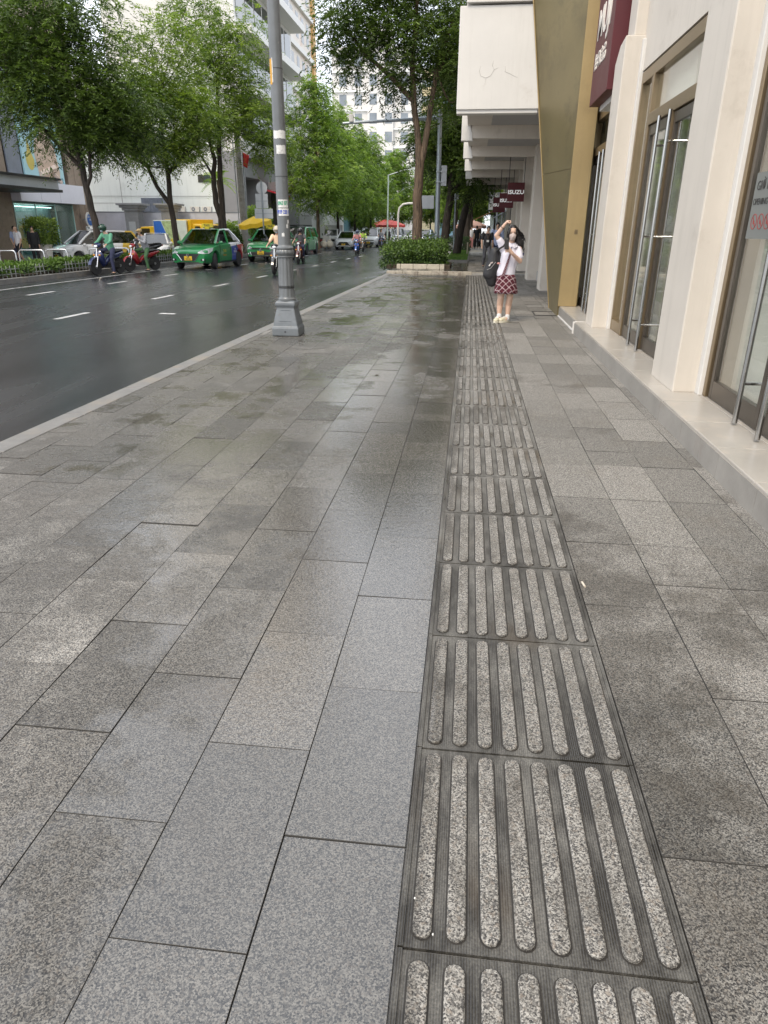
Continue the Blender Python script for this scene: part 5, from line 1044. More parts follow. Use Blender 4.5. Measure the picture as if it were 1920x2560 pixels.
def boxvan(name, label, loc, rz, scale, cabm, boxm, boxd, decals=()):
    t = thing(name, label, 'truck', loc, rz, None, scale); q = MB(); L, W, Hh = boxd
    q.bx(-L+.3, .3, -W/2, W/2, .62, Hh); q.build('cargo_box', boxm, t, bevel=.02)
    q = MB(); q.prism([(.34, .40), (1.75, .40), (1.80, .95), (1.62, 1.15), (1.22, 1.80), (.34, 1.84)], 1, -W*.45, W*.45); q.build('cab', cabm, t, bevel=.05)
    q = MB(); q.poly([(1.64, -W*.40, 1.16), (1.64, W*.40, 1.16), (1.26, W*.37, 1.76), (1.26, -W*.37, 1.76)]); q.build('windscreen', m_dkglass, t)
    for s in (-1, 1): q = MB(); q.poly([(1.50, s*(W*.45+.004), 1.12), (.62, s*(W*.45+.004), 1.12), (.62, s*(W*.45+.004), 1.70), (1.16, s*(W*.45+.004), 1.70)]); q.build('side_window', m_dkglass, t)
    q = MB(); q.bx(1.76, 1.82, -W*.33, W*.33, .58, .80); q.build('grille', m_dark, t)
    for s in (-1, 1): q = MB(); q.bx(1.74, 1.83, s*W*.38-.09, s*W*.38+.09, .68, .86); q.build('headlight', m_lens, t, bevel=.02)
    for s in (-1, 1): q = MB(); q.ell((1.45, s*(W*.45+.14), 1.28), (.04, .06, .14)); q.tube([(1.45, s*W*.45, 1.2), (1.45, s*(W*.45+.12), 1.25)], .015, 5); q.build('mirror', m_dark, t)
    for x in (1.1, -L+1.0):
        for s in (-1, 1): wheel(t, x, s*(W*.42), .33, s)
    return t, L, W, Hh
m_dhl = mat('yellow truck paint', (.72, .44, .015), .4, coat=.3)
t, L, W, Hh = boxvan('box_truck', 'yellow box truck with blue and white printed side parked behind the second tree', (-16.15, 42.5, -.24), R(-38), 1.0, m_dhl, m_dhl, (3.0, 1.55, 2.08))
q = MB(); q.quad((-2.7, -.779, .66), (-1.5, -.779, .66), (-1.15, -.779, 2.06), (-2.7, -.779, 2.06)); q.quad((-2.7, -.78, .7), (-2.65, -.78, .7), (-2.65, -.78, .75), (-2.7, -.78, .75)); q.build('side_print', mat('green photo print', (.34, .44, .22), .5, var=.5, vs=5), t)
q = MB(); q.quad((-2.702, -.778, .66), (-2.702, .778, .66), (-2.702, .778, 2.06), (-2.702, -.778, 2.06)); q.build('rear_print', m_dhl, t)
t2 = thing('van_side', 'tmp', 'truck'); bpy.data.objects.remove(t2)
t, L, W, Hh = boxvan('box_truck', 'blue, green and yellow printed delivery truck seen side on behind the red scooter', (-18.4, 42.4, -.24), R(180), .92, m_dhl, mat('white truck side', (.55, .62, .58), .4), (2.2, 1.5, 2.2))
q = MB(); q.quad((.301-.02, .752, .7), (-.75, .752, .7), (-.2, .752, 2.15), (.281, .752, 2.15)); q.build('side_print', mat('blue print', (.03, .14, .52), .4), t)
q = MB(); q.quad((-.78, .752, .7), (-1.55, .752, .7), (-1.1, .752, 2.15), (-.24, .752, 2.15)); q.build('side_print', mat('green photo print', (.34, .44, .22), .5, var=.5, vs=5), t)
text('lettering', 'VICA', .40, m_taxiy, t, (-.45, .756, .95), (PI/2, 0, PI), .002, shear=.3, bold=.01)
t, L, W, Hh = boxvan('delivery_van', 'white delivery van parked on the far pavement behind the first bright tree', (-11.9, 62.5, -.1), R(-86), .80, m_wcar, m_wcar, (3.2, 1.7, 2.2))
# ---------------------------------------------------------------- scooters
def scooter(name, label, loc, rz, col, scale=1., group='scooters on the road', dark=False, plate=True):
    P = paint('scooter paint ' + col[0], col[1]); t = thing(name, label, 'scooter', loc, rz, group, scale)
    for x in (.62, -.60):
        q = MB(); r = .275; q.lathe([(r*.80, -.035), (r*.95, -.042), (r, 0), (r*.95, .042), (r*.80, .035)], 26, ax=1); o = q.build('wheel', m_tyre, t, smooth=True); o.location = (x, 0, r)
        q = MB(); q.lathe([(r*.82, -.028), (r*.82, .028), (r*.74, .022), (r*.74, -.022)], 26, ax=1); q.lathe([(.05, -.05), (.05, .05)], 12, ax=1)
        for k in range(6): a = PI*k/3; q.box((math.cos(a)*r*.42, 0, math.sin(a)*r*.42), (r*.72, .018, .025), ry=-a)
        q.build('rim', m_rim, o)
    q = MB()
    for s in (-1, 1): q.tube([(.62, s*.075, .275), (.50, s*.075, .62)], .024, 8)
    q.tube([(.50, 0, .60), (.40, 0, .98)], .03, 8); q.build('fork', m_chrome, t)
    q = MB(); n = 9; vs = []
    for k in range(n):
        a = R(15+150*k/(n-1)); 
        for s, rr in ((-1, .30), (-.6, .325), (.6, .325), (1, .30)): vs.append((.62+rr*math.cos(a)*1.0-.02, s*.065, .275+rr*math.sin(a)))
    q.add(vs, [(k*4+j, k*4+j+1, (k+1)*4+j+1, (k+1)*4+j) for k in range(n-1) for j in range(3)]); q.build('front_fender', P, t, smooth=True)
    def loft(secs):
        v = []; 
        for (x, z, w, hh) in secs:
            for k in range(10): a = 2*PI*k/10; v.append((x, w*math.cos(a)*(1 if abs(math.cos(a)) < .9 else .97), z+hh*math.sin(a)))
        N = len(secs); return v, [(i*10+k, i*10+(k+1) % 10, (i+1)*10+(k+1) % 10, (i+1)*10+k) for i in range(N-1) for k in range(10)]+[tuple(range(10))[::-1], tuple(range((N-1)*10, N*10))]
    q = MB(); q.add(*loft(((.50, .60, .02, .05), (.47, .62, .13, .12), (.40, .64, .19, .20), (.32, .55, .20, .24), (.25, .46, .16, .20), (.18, .40, .10, .12)))); q.build('leg_shield', P, t, smooth=True)
    q = MB(); q.add(*loft(((.42, .98, .04, .03), (.46, .96, .10, .07), (.40, .98, .14, .09), (.30, 1.0, .12, .06), (.24, 1.0, .05, .03)))); q.build('handlebar_cowl', P, t, smooth=True)
    q = MB(); q.ell((.475, 0, .945), (.035, .075, .05)); q.build('headlight', m_lens, t, smooth=True)
    for s in (-1, 1): q = MB(); q.ell((.475, s*.12, .66), (.03, .045, .03)); q.build('indicator', mat('amber lens', (.6, .25, .02), .2), t)
    q = MB(); q.add(*loft(((-.86, .74, .03, .03), (-.78, .72, .10, .07), (-.5, .64, .13, .12), (-.2, .58, .13, .12), (.0, .48, .11, .10), (.16, .36, .10, .05)))); q.build('body_panel', P, t, smooth=True)
    q = MB(); q.add(*loft(((-.80, .80, .08, .035), (-.6, .80, .13, .05), (-.3, .76, .14, .05), (-.02, .73, .11, .05), (.04, .72, .05, .03)))); q.build('seat', m_dark, t, smooth=True)
    q = MB(); q.bx(-.5, .1, -.12, .12, .22, .42); q.tube([(-.1, 0, .3), (-.60, 0, .275)], .05, 8); q.build('engine', m_dark, t, bevel=.03)
    q = MB(); q.tube([(.05, -.13, .26), (-.3, -.15, .25), (-.75, -.16, .34)], [.02, .04, .05], 8); q.build('muffler', m_dark if dark else m_chrome, t, smooth=True)
    q = MB()
    for s in (-1, 1): q.tube([(.34, 0, 1.0), (.32, s*.18, 1.02), (.25, s*.33, 1.0)], .015, 6); q.tube([(.27, s*.24, 1.01), (.24, s*.34, 1.0)], .022, 6)
    q.build('handlebar', m_dark, t)
    for s in (-1, 1): q = MB(); q.tube([(.33, s*.17, 1.02), (.34, s*.25, 1.16)], .008, 5); q.ell((.335, s*.27, 1.19), (.014, .06, .04)); q.build('mirror', m_dark, t)
    q = MB(); q.tube([(-.06, .02, .25), (-.10, .22, .03)], .014, 5); q.tube([(.1, -.22, .24), (.1, .22, .24)], .014, 5); q.build('stand', m_dark, t)
    q = MB(); q.ell((-.85, 0, .72), (.03, .07, .04)); q.build('tail_light', m_red_l, t)
    return t
BL, RD, DK, WH, BB = ('navy', (.012, .022, .09)), ('red', (.26, .008, .015)), ('black', (.016, .017, .02)), ('pale', (.5, .5, .52)), ('blue', (.02, .10, .42))
SC = [('navy scooter ridden by the man in green at the far kerb, nearest left', (-12.62, 24.05, -.15), R(-104), BL, .98),
      ('dark red scooter stopped at the far kerb under the rider in a grey hoodie', (-12.35, 26.2, -.15), R(-118), RD, .93),
      ('black scooter coming forward half behind the lamp post, left side', (-6.88, 25.5, -.15), R(-88), DK, .97),
      ('dark brown red scooter coming forward just right of the lamp post', (-7.9, 33.4, -.15), R(-88), ('brown', (.09, .016, .014)), .94),
      ('bright blue scooter riding alone in the middle of the road', (-7.0, 44.9, -.15), R(-88), BB, .88),
      ('dark scooter behind the blue one under the lime jacket rider', (-7.75, 52.5, -.15), R(-84), DK, .9),
      ('blue scooter standing among the white cars beside the man in black', (-7.35, 60.2, -.15), R(-80), BL, .95),
      ('red scooter parked side on by the bright trees at the far kerb', (-11.9, 56.6, -.0), R(178), RD, .85),
      ('black scooter parked behind the red rider near the utility pillar', (-14.5, 31.2, 0), R(-150), DK, .9)]
SCO = [scooter('scooter', l, p, a, c, s) for l, p, a, c, s in SC]
for i, (x, y, c, l) in enumerate(((-.15, 62, WH, 'white scooter parked end on under the trees at the right walk, leftmost'), (.35, 60.5, DK, 'black scooter parked under the orange stall canopy'), (.85, 62, BL, 'navy scooter parked deeper beneath the stall canopy'), (.1, 66, RD, 'red scooter parked behind the white scooter at the right walk'))):
    scooter('scooter', l, (x, y, .06), R(-70-15*i), c, .95, 'scooters parked by the stalls')
# ---------------------------------------------------------------- stalls, parasols and small street things
def parasol(label, loc, r, h, hb, m, rz=0, n=8, pole=True):
    t = thing('parasol', label, 'parasol', loc, rz); q = MB(); vs = [(0, 0, h)]
    for (f, z) in ((.5, h-(h-hb)*.42), (1., hb), (1.0, hb-.22)):
        for k in range(n*2): a = PI*k/n; rr = r*f*(1 if k % 2 == 0 else .94); vs.append((rr*math.cos(a), rr*math.sin(a), z-(.05 if (k % 2 and f == 1.) else 0)))
    N = n*2; q.add(vs, [(0, 1+k, 1+(k+1) % N) for k in range(N)]+[(1+j*N+k, 1+j*N+(k+1) % N, 1+(j+1)*N+(k+1) % N, 1+(j+1)*N+k) for j in range(2) for k in range(N)]); o = q.build('canopy', m, t); o.modifiers.new('thick', 'SOLIDIFY').thickness = .01
    q = MB()
    for k in range(n): a = 2*PI*k/n; q.tube([(0, 0, h-.04), (r*.97*math.cos(a), r*.97*math.sin(a), hb-.02)], .01, 4)
    q.build('rib', m_galv, t)
    q = MB(); q.tube([(0, 0, 0), (0, 0, h+.06)], .025, 6); q.build('pole', m_galv, t); return t
m_ypar = mat('yellow parasol cloth', (.78, .52, .02), .6); m_rpar = mat('red parasol cloth', (.60, .07, .05), .6); m_opar = mat('orange canopy cloth', (.66, .33, .14), .6)
t = parasol('yellow scalloped parasol behind the second green taxi, left of the lamp post', (-11.75, 40.2, -.1), .95, 2.12, 1.82, m_ypar); t.rotation_euler = (R(6), R(-8), 0)
parasol('red parasol over the far pavement beyond the white cars, left one', (-10.6, 92, -.1), 2.0, 2.6, 1.95, m_rpar); parasol('red parasol over the far pavement beyond the white cars, right one', (-9.2, 84, -.1), 1.7, 2.45, 1.9, m_rpar)
t = thing('stall_canopy', 'slanted orange and dark stall canopy over the parked scooters at the right walk', 'awning', (.8, 58, .05)); q = MB(); q.prism([(-1.1, 1.85), (1.0, 2.75), (1.0, 2.70), (-1.1, 1.80)], 1, 0, 3); q.build('cloth', m_opar, t); q = MB()
for x in (-1.0, .95): q.tube([(x, .1, 0), (x, .1, 1.85 if x < 0 else 2.7)], .03, 6)
q.build('post', m_dark, t)
parasol('pale pink stall parasol low under the trees at the right walk', (.0, 64, .05), 1.3, 2.1, 1.65, mat('pink cloth', (.60, .38, .33), .6))
t = thing('blank_signboard', 'back of a pale framed signboard on a post beyond the canopy', 'sign', (1.6, 48, .05)); q = MB(); q.tube([(0, 0, 0), (0, 0, 3.5)], .06, 8); q.build('post', m_galv, t); q = MB(); q.bx(-.55, .55, -.04, .04, 2.5, 3.5); q.build('board', m_tin, t); q = MB(); q.bx(-.58, -.54, -.06, .06, 2.48, 3.52); q.bx(-.02, .02, -.06, .06, 2.48, 3.52); q.bx(.54, .58, -.06, .06, 2.48, 3.52); q.build('frame', m_galv, t)
t = thing('glass_awning', 'slanted glass and steel awning past the end of the canopy', 'awning', (2.2, 43.5, 0)); q = MB(); q.quad((-.85, 0, 2.05), (.4, 0, 2.75), (.4, 2.4, 2.75), (-.85, 2.4, 2.05)); q.build('glass', m_grglass, t); q = MB()
for y in (0, .6, 1.2, 1.8, 2.4): q.tube([(-.85, y, 2.05), (.4, y, 2.75)], .03, 5)
q.tube([(-.85, 0, 2.05), (-.85, 2.4, 2.05)], .03, 5); q.tube([(-.8, 0, 2.05), (-.5, 0, 0)], .04, 6); q.build('frame', m_galv, t)
t = thing('info_board', 'slim dark info board with a blue panel by the hedge', 'sign', (-.42, 52, .05)); q = MB(); q.bx(-.16, .16, -.06, .06, 0, 2.1); q.build('case', m_dark, t); q = MB(); q.bx(-.13, .13, -.07, -.06, 1.7, 2.0); q.build('panel', mat('blue panel', (.12, .32, .62), .4), t); q = MB(); q.bx(-.14, .12, -.075, -.06, .1, .8); q.build('notice', m_white, t)
m_stool = mat('red plastic', (.58, .03, .02), .4)
for i, (x, y, l) in enumerate(((-12.0, 55.2, 'red plastic stool at the far kerb, front left of the pair'), (-11.75, 56., 'red plastic stool at the far kerb, just behind the other'))):
    t = thing('stool', l, 'stool', (x, y, .0), 0, 'red stools at the far kerb', .85); q = MB(); q.bx(-.18, .18, -.18, .18, .42, .46); q.build('seat', m_stool, t, bevel=.02)
    for sx in (-1, 1):
        for sy in (-1, 1): q = MB(); q.tube([(sx*.15, sy*.15, .42), (sx*.2, sy*.2, 0)], .03, 5); q.build('leg', m_stool, t)
for i, (x, y, l) in enumerate(((-11.15, 55.0, 'pale bulging sack at the kerb beside the stools, left one'), (-10.75, 55.2, 'pale bulging sack at the kerb under the bright tree, right one'))):
    q = MB(); q.ell((0, 0, .26), (.30, .24, .28)); q.ell((.03, 0, .52), (.12, .10, .10)); o = q.build('sack', mat('woven sack', (.52, .48, .40), .8, var=.2, vs=8, bump=.4, bs=20), smooth=True); o.location = (x, y, 0); tag(o, l, 'sack', 'sacks at the far kerb')
t = thing('crate', 'blue and white crate stacked behind the sacks at the tree foot', 'crate', (-11.1, 55.9, 0)); q = MB(); q.bx(-.35, .35, -.25, .25, 0, .5); q.build('lower_box', mat('blue crate', (.12, .28, .52), .5), t, bevel=.01); q = MB(); q.bx(-.28, .28, -.22, .22, .505, .85); q.build('upper_box', m_white, t, bevel=.01)
# small things on the pavement
q = MB(); [q.tube([(0, 0, z), (0, 0, z+.0)], .01, 4) for z in ()]; q.tube([(.546, 2.64, .004), (.552, 2.60, .004)], .0045, 8); o = q.build('cigarette_end', mat('paper white', (.62, .55, .45), .8)); tag(o, 'small pale cigarette end lying beside the tactile strip', 'litter')
q = MB(); q.bx(1.18, 1.62, 12.55, 12.57, .0, .008); q.bx(1.18, 1.62, 13.16, 13.18, 0, .008); q.bx(1.18, 1.20, 12.57, 13.16, 0, .008); q.bx(1.60, 1.62, 12.57, 13.16, 0, .008); o = q.build('drain_cover', m_dark); tag(o, 'square dark framed drain cover in the paving near the gold fin', 'drain cover')
q = MB(); q.lathe([(.010, .0014), (.010, .0025)], 18, (.42, 1.06, 0)); o = q.build('gum_spot', m_dark); tag(o, 'flat round black gum spot on a tactile bar', 'litter')
rl = random.Random(9)
for i in range(5):
    q = MB(); q.ell((-.02+rl.uniform(-.03, .02), 1.05+rl.uniform(-.07, .12), .002), (.002, .003, .0012)); o = q.build('paint_fleck', m_white); tag(o, 'tiny white fleck between the left tactile bars', 'litter', 'white flecks on the tactile paving')
q = MB(); q.quad((-.9, 6.9, .004), (-.87, 6.9, .004), (-.86, 6.93, .006), (-.9, 6.94, .004)); o = q.build('dead_leaf', mat('dead leaf', (.05, .035, .02), .7)); tag(o, 'small dark dead leaf on the wet paving', 'leaf')
# ---------------------------------------------------------------- people
def skinm(): return mat('skin', (.50, .315, .22), .5, var=.06, vs=8)
def cloth(name, c, var=.12): return mat('cloth ' + name, c, .8, var=var, vs=7, bump=.25, bs=25)
m_hair = mat('black hair', (.012, .010, .010), .38, var=.3, vs=30); m_shoe = mat('dark shoe', (.03, .028, .026), .6); m_mask = mat('face mask', (.45, .56, .62), .7)
STAND = dict(pel=(0, 0, .93), che=(0, 0, 1.24), nek=(0, 0, 1.44), hed=(.02, 0, 1.585), sh=(0, .185, 1.40), el=(-.02, .23, 1.12), ha=(.08, .22, .88), hi=(0, .09, .90), kn=(.01, .095, .49), an=(-.01, .10, .09))
RIDE = dict(pel=(-.26, 0, .86), che=(-.17, 0, 1.16), nek=(-.11, 0, 1.36), hed=(-.07, 0, 1.50), sh=(-.15, .185, 1.32), el=(.02, .27, 1.10), ha=(.245, .29, 1.015), hi=(-.24, .10, .83), kn=(.16, .17, .76), an=(.10, .17, .33))
def person(label, loc, rz, pose=None, shirt=None, trousers=None, hair='short', helmet=None, mask=None, shorts=False, sleeves='short', scale=.88, over=None, hat=None, vox=.017, shoes=None, group=None, lean=0):
    p = dict(pose or STAND); L, Rr = {}, {}
    for k in ('sh', 'el', 'ha', 'hi', 'kn', 'an'): L[k] = Vector(p[k]); v = p[k]; Rr[k] = Vector((v[0], -v[1], v[2]))
    for k, v in (over or {}).items():
        if k[0] == 'l': L[k[1:]] = Vector(v)
        elif k[0] == 'r': Rr[k[1:]] = Vector(v)
        else: p[k] = v
    pel, che, nek, hed = (Vector(p[k]) for k in ('pel', 'che', 'nek', 'hed'))
    t = thing('person', label, 'person', loc, rz, group, scale); sk = skinm(); segs = []
    segs += [(pel, (.145, .105), che, (.15, .10)), (che, (.15, .10), nek-Vector((0, 0, .03)), (.10, .07)), (nek-Vector((0, 0, .03)), .055, hed, .05), (hed-Vector((-.01, 0, .035)), (.060, .072), hed+Vector((-.01, 0, .035)), (.075, .09)), (hed+Vector((.085, 0, -.015)), .014, hed+Vector((.088, 0, -.03)), .018)]
    for S in (L, Rr):
        f = (S['ha']-S['el']).normalized(); up = S['an']+Vector((.05, 0, -.045))
        segs += [(S['sh'], .055, S['el'], .042), (S['el'], .042, S['ha'], .030), (S['ha'], (.035, .02), S['ha']+f*.10, (.038, .018)), (S['ha']+f*.03, .014, S['ha']+f*.06+Vector((.03, 0, -.02)), .011), (S['ha']+f*.1, (.034, .014), S['ha']+f*.16+Vector((0, 0, -.02)), (.026, .010)), (S['hi'], .085, S['kn'], .058), (S['kn'], .057, S['an'], .038), (S['an']+Vector((-.03, 0, -.04)), .04, S['an']+Vector((.15, 0, -.055)), .03)]
    blob('body', segs, sk, t, vox)
    # clothing follows the same bones
    sg = [(pel+Vector((0, 0, -.02)), (.160, .122), che, (.165, .118)), (che, (.165, .118), nek-Vector((0, 0, .055)), (.115, .078))]
    for S in (L, Rr):
        c_ = .72 if sleeves == 'short' else 1.; sg.append((S['sh']+Vector((0, 0, -.005)), .070, S['sh'].lerp(S['el'], c_), .062 if sleeves == 'short' else .054))
        if sleeves == 'long': sg.append((S['el'], .054, S['el'].lerp(S['ha'], .92), .042))
    blob('shirt', sg, shirt, t, vox)
    sg = [(pel+Vector((0, 0, -.03)), (.152, .115), pel+Vector((0, 0, .03)), (.150, .112))]
    for S in (L, Rr):
        sg.append((S['hi'], .098, S['hi'].lerp(S['kn'], .8 if shorts else 1.), .078 if shorts else .072))
        if not shorts: sg.append((S['kn'], .072, S['kn'].lerp(S['an'], .95), .056))
    blob('shorts' if shorts else 'trousers', sg, trousers, t, vox)
    for S in (L, Rr): blob('shoe', [(S['an']+Vector((-.035, 0, -.05)), .042, S['an']+Vector((.16, 0, -.06)), .034)], shoes or m_shoe, t, vox)
    if helmet:
        q = MB(); q.ell(hed+Vector((-.015, 0, .045)), (.145, .130, .130)); q.build('helmet', helmet, t, smooth=True); q = MB(); q.box(hed+Vector((.14, 0, .045)), (.09, .18, .012), ry=R(8)); q.build('helmet_peak', helmet, t, bevel=.005)
    elif hat:
        q = MB(); q.ell(hed+Vector((-.01, 0, .06)), (.115, .10, .085)); q.box(hed+Vector((.13, 0, .055)), (.11, .15, .012), ry=R(10)); q.build('cap', hat, t, smooth=True); blob('hair', [(hed+Vector((-.04, 0, .0)), (.085, .06), hed+Vector((-.045, 0, -.05)), (.07, .05))], m_hair, t, vox)
    elif hair == 'bald': pass
    else:
        sg = [(hed+Vector((-.03, 0, .015)), (.088, .088), hed+Vector((-.015, 0, .05)), (.085, .095))]
        if hair == 'long': sg.append((hed+Vector((-.07, 0, 0)), (.09, .05), hed+Vector((-.09, 0, -.25)), (.08, .04)))
        blob('hair', sg, m_hair, t, vox)
    if mask: blob('mask', [(hed+Vector((.045, 0, -.045)), (.055, .045), hed+Vector((.055, 0, -.015)), (.062, .045))], mask, t, .012)
    return t
c_green = cloth('jade green', (.10, .30, .19)); c_grey = cloth('grey', (.30, .31, .34)); c_dkgrey = cloth('dark grey', (.085, .085, .095)); c_black = cloth('black', (.016, .016, .018)); c_white = cloth('white', (.66, .65, .66)); c_peach = cloth('peach', (.80, .58, .40)); c_lime = cloth('lime', (.42, .58, .10)); c_navy = cloth('navy', (.025, .03, .07)); c_pink = cloth('pink', (.62, .28, .27)); c_olive = cloth('olive green', (.05, .12, .05)); c_blue = cloth('pale blue', (.34, .40, .58)); c_brownk = cloth('brown', (.20, .13, .09))
h_green = mat('dark green helmet', (.012, .05, .03), .25, coat=.5); h_dark = mat('dark helmet', (.03, .03, .035), .3, coat=.5); h_tan = mat('tan cap', (.45, .33, .16), .8); h_cream = mat('cream helmet', (.5, .45, .36), .4)
def rider(i, label, **k):
    s = SCO[i]; sc_ = SC[i][4]; return person(label, tuple(s.location), s.rotation_euler.z, RIDE, scale=sc_, group='scooter riders', **k)
rider(0, 'rider in long sleeved green jacket, green helmet and blue mask on the navy scooter', shirt=c_green, trousers=c_navy, helmet=h_green, mask=m_mask, sleeves='long', over=dict(hed=(-.03, -.04, 1.50), rha=(.20, -.27, 1.03), lan=(.06, .30, .10), lkn=(.06, .26, .56)))
rider(1, 'rider in grey hoodie and tan cap looking at a phone on the red scooter', shirt=c_grey, trousers=c_olive, hat=h_tan, sleeves='long', over=dict(hed=(-.03, 0, 1.47), nek=(-.10, 0, 1.35), lha=(.08, .05, 1.20), rha=(.08, -.05, 1.20), lel=(-.05, .24, 1.08), rel=(-.05, -.24, 1.08), lan=(-.05, .30, .10), lkn=(.02, .28, .56)))
t = thing('phone', 'black phone in the hands of the rider on the red scooter', 'phone', tuple(Vector(SC[1][1])+Vector((0, 0, 1.16)))); t.rotation_euler = (0, R(-30), SC[1][2]); q = MB(); q.bx(.145, .16, -.045, .045, -.03, .12); q.build('case', m_black, t, bevel=.006); q = MB(); q.bx(.139, .145, -.04, .04, -.025, .115); q.build('screen', mat('phone glass', (.03, .035, .05), .1), t)
rider(2, 'rider in peach shirt and cream helmet half behind the lamp post', shirt=c_peach, trousers=c_dkgrey, helmet=h_cream, mask=m_mask)
rider(3, 'rider in dark grey shirt and dark helmet right of the lamp post', shirt=c_dkgrey, trousers=c_navy, helmet=h_dark)
rider(4, 'rider in pink and black jacket with dark blue helmet on the bright blue scooter', shirt=c_pink, trousers=c_black, helmet=mat('navy helmet', (.03, .05, .10), .3, coat=.5), mask=m_mask, sleeves='long')
rider(5, 'rider in lime jacket behind the bright blue scooter', shirt=c_lime, trousers=c_dkgrey, helmet=h_green, sleeves='long')
rider(6, 'rider in checked grey shirt sitting on the scooter among the white cars', shirt=c_grey, trousers=c_navy, hair='short')
DRV = person('taxi driver in a dark shirt at the open side window of the nearest green taxi', (-10.88+.0, 29.45, -.33), R(-94), dict(RIDE, pel=(-.05, 0, .62), che=(.0, 0, .98), nek=(.04, 0, 1.20), hed=(.08, 0, 1.34), sh=(.0, .18, 1.15), el=(.14, .24, .95), ha=(.36, .2, 1.0), hi=(0, .1, .62), kn=(.42, .14, .66), an=(.62, .14, .36)), c_dkgrey, c_navy, scale=1.)
DRV.location = (-10.56, 29.32, -.15)
for s_ in DRV.children: pass
person('man in white T-shirt and black shorts walking behind the hoop barriers at left', (-20.6, 31.3, -.24), R(-115), shirt=c_white, trousers=c_black, shorts=True, hat=None, hair='bald', scale=.97, shoes=c_white, over=dict(lkn=(.16, .10, .50), lan=(.12, .10, .10), rkn=(-.02, -.10, .5), ran=(-.25, -.10, .13), hed=(.05, 0, 1.57)))
person('man in black jacket with white trim standing before the glass shop front', (-20.4, 32.2, -.24), R(-60), shirt=c_black, trousers=c_black, sleeves='long', scale=.97)
person('dark haired man in pale shirt partly behind the man in white T-shirt', (-21.3, 32.2, -.24), R(-20), shirt=c_blue, trousers=c_navy, scale=.97)
# shadow trimmed cheap people in the middle distance
person('man in white shirt standing beside the tree with red stools', (-12.7, 57.2, -.05), R(-70), shirt=c_white, trousers=c_black, scale=.83, sleeves='long')
person('woman in dark green top walking behind the lamp post rider', (-13.6, 57.4, -.05), R(-120), shirt=c_olive, trousers=c_black, scale=.83, hair='long')
person('man all in black standing beside the blue scooter among the white cars', (-6.95, 61.5, -.15), R(-90), shirt=c_black, trousers=c_black, sleeves='long', scale=.92)
WALK = dict(lkn=(.20, .095, .52), lan=(.24, .10, .10), rkn=(-.03, -.095, .49), ran=(-.24, -.10, .16), lha=(-.05, .25, .90), rha=(.16, -.24, .95), rel=(.03, -.24, 1.13))
WB = person('woman in black T-shirt with a white lanyard card walking behind the schoolgirl', (.60, 26.4, .06), R(-84), shirt=c_black, trousers=c_dkgrey, hair='short', scale=.845, over=dict(WALK, hed=(.03, .02, 1.585)), vox=.014)
q = MB(); q.tube([(.09, .07, 1.42), (.135, .03, 1.3), (.14, 0, 1.17), (.135, -.03, 1.3), (.09, -.07, 1.42)], .006, 5); q.build('lanyard', c_brownk, WB); q = MB(); q.bx(.135, .142, -.05, .05, 1.08, 1.16); q.build('card', m_white, WB)
person('man in pale blue shirt walking close behind the woman in black', (.98, 27.6, .06), R(-92), shirt=c_blue, trousers=c_navy, scale=.92, over=WALK, sleeves='long')
person('person in white top among the parked scooters at the right walk', (.05, 55, .06), R(-80), shirt=c_white, trousers=c_pink, scale=.9)
person('person in dark clothes walking away beneath the stalls', (.42, 53, .06), R(95), shirt=c_black, trousers=c_black, scale=.92, over=WALK)
# ---------------------------------------------------------------- the schoolgirl
GY = 11.5; m_sk = mat('girl skin', (.60, .40, .30), .5, var=.05, vs=9)
G = thing('person', 'schoolgirl in white shirt and red plaid skirt raising one arm while holding a phone', 'person', (.58, GY, 0))
V3 = lambda x, y, z: Vector((x, y, z))
K = .93
pel, che, nek, hed = V3(.01, 0, .70), V3(.05, -.01, 1.025), V3(.058, -.005, 1.20), V3(.062, -.035, 1.325)
sl_, el_, hl_ = V3(.175, -.005, 1.135), V3(.200, -.09, .935), V3(.062, -.215, 1.055)       # her left arm, phone hand
sr_, er_, hr_ = V3(-.075, 0, 1.16), V3(-.185, -.03, 1.305), V3(-.068, -.09, 1.465)       # her right arm, raised
kl, al, kr, ar = V3(.090, -.015, .385), V3(.075, .015, .075), V3(-.055, -.02, .385), V3(-.06, .0, .085)
segs = [(pel, (.125, .095), V3(.03, 0, .87), (.105, .08), (1, 0, 0)), (V3(.03, 0, .87), (.105, .08), che, (.12, .085), (1, 0, 0)), (che, (.12, .085), nek-V3(0, 0, .04), (.075, .055), (1, 0, 0)), (nek-V3(0, 0, .03), .042, hed-V3(0, -.01, .03), .042),
        (hed-V3(0, .012, .045), (.052, .058), hed+V3(0, .0, .035), (.072, .085), (1, 0, 0)), (hed+V3(0, -.082, -.018), .009, hed+V3(0, -.088, -.03), .013),
        (sl_, .047, el_, .036), (el_, .036, hl_, .024), (sr_, .047, er_, .036), (er_, .036, hr_, .024),
        (V3(.075, 0, .68), .08, kl, .052), (kl, .05, V3(.08, .03, .27), .052), (V3(.08, .03, .27), .052, al, .030), (V3(-.05, 0, .68), .08, kr, .052), (kr, .05, V3(-.058, .025, .27), .052), (V3(-.058, .025, .27), .052, ar, .030),
        (al, .030, al+V3(-.05, -.05, -.04), .024), (ar, .030, ar+V3(-.025, -.075, -.045), .024)]
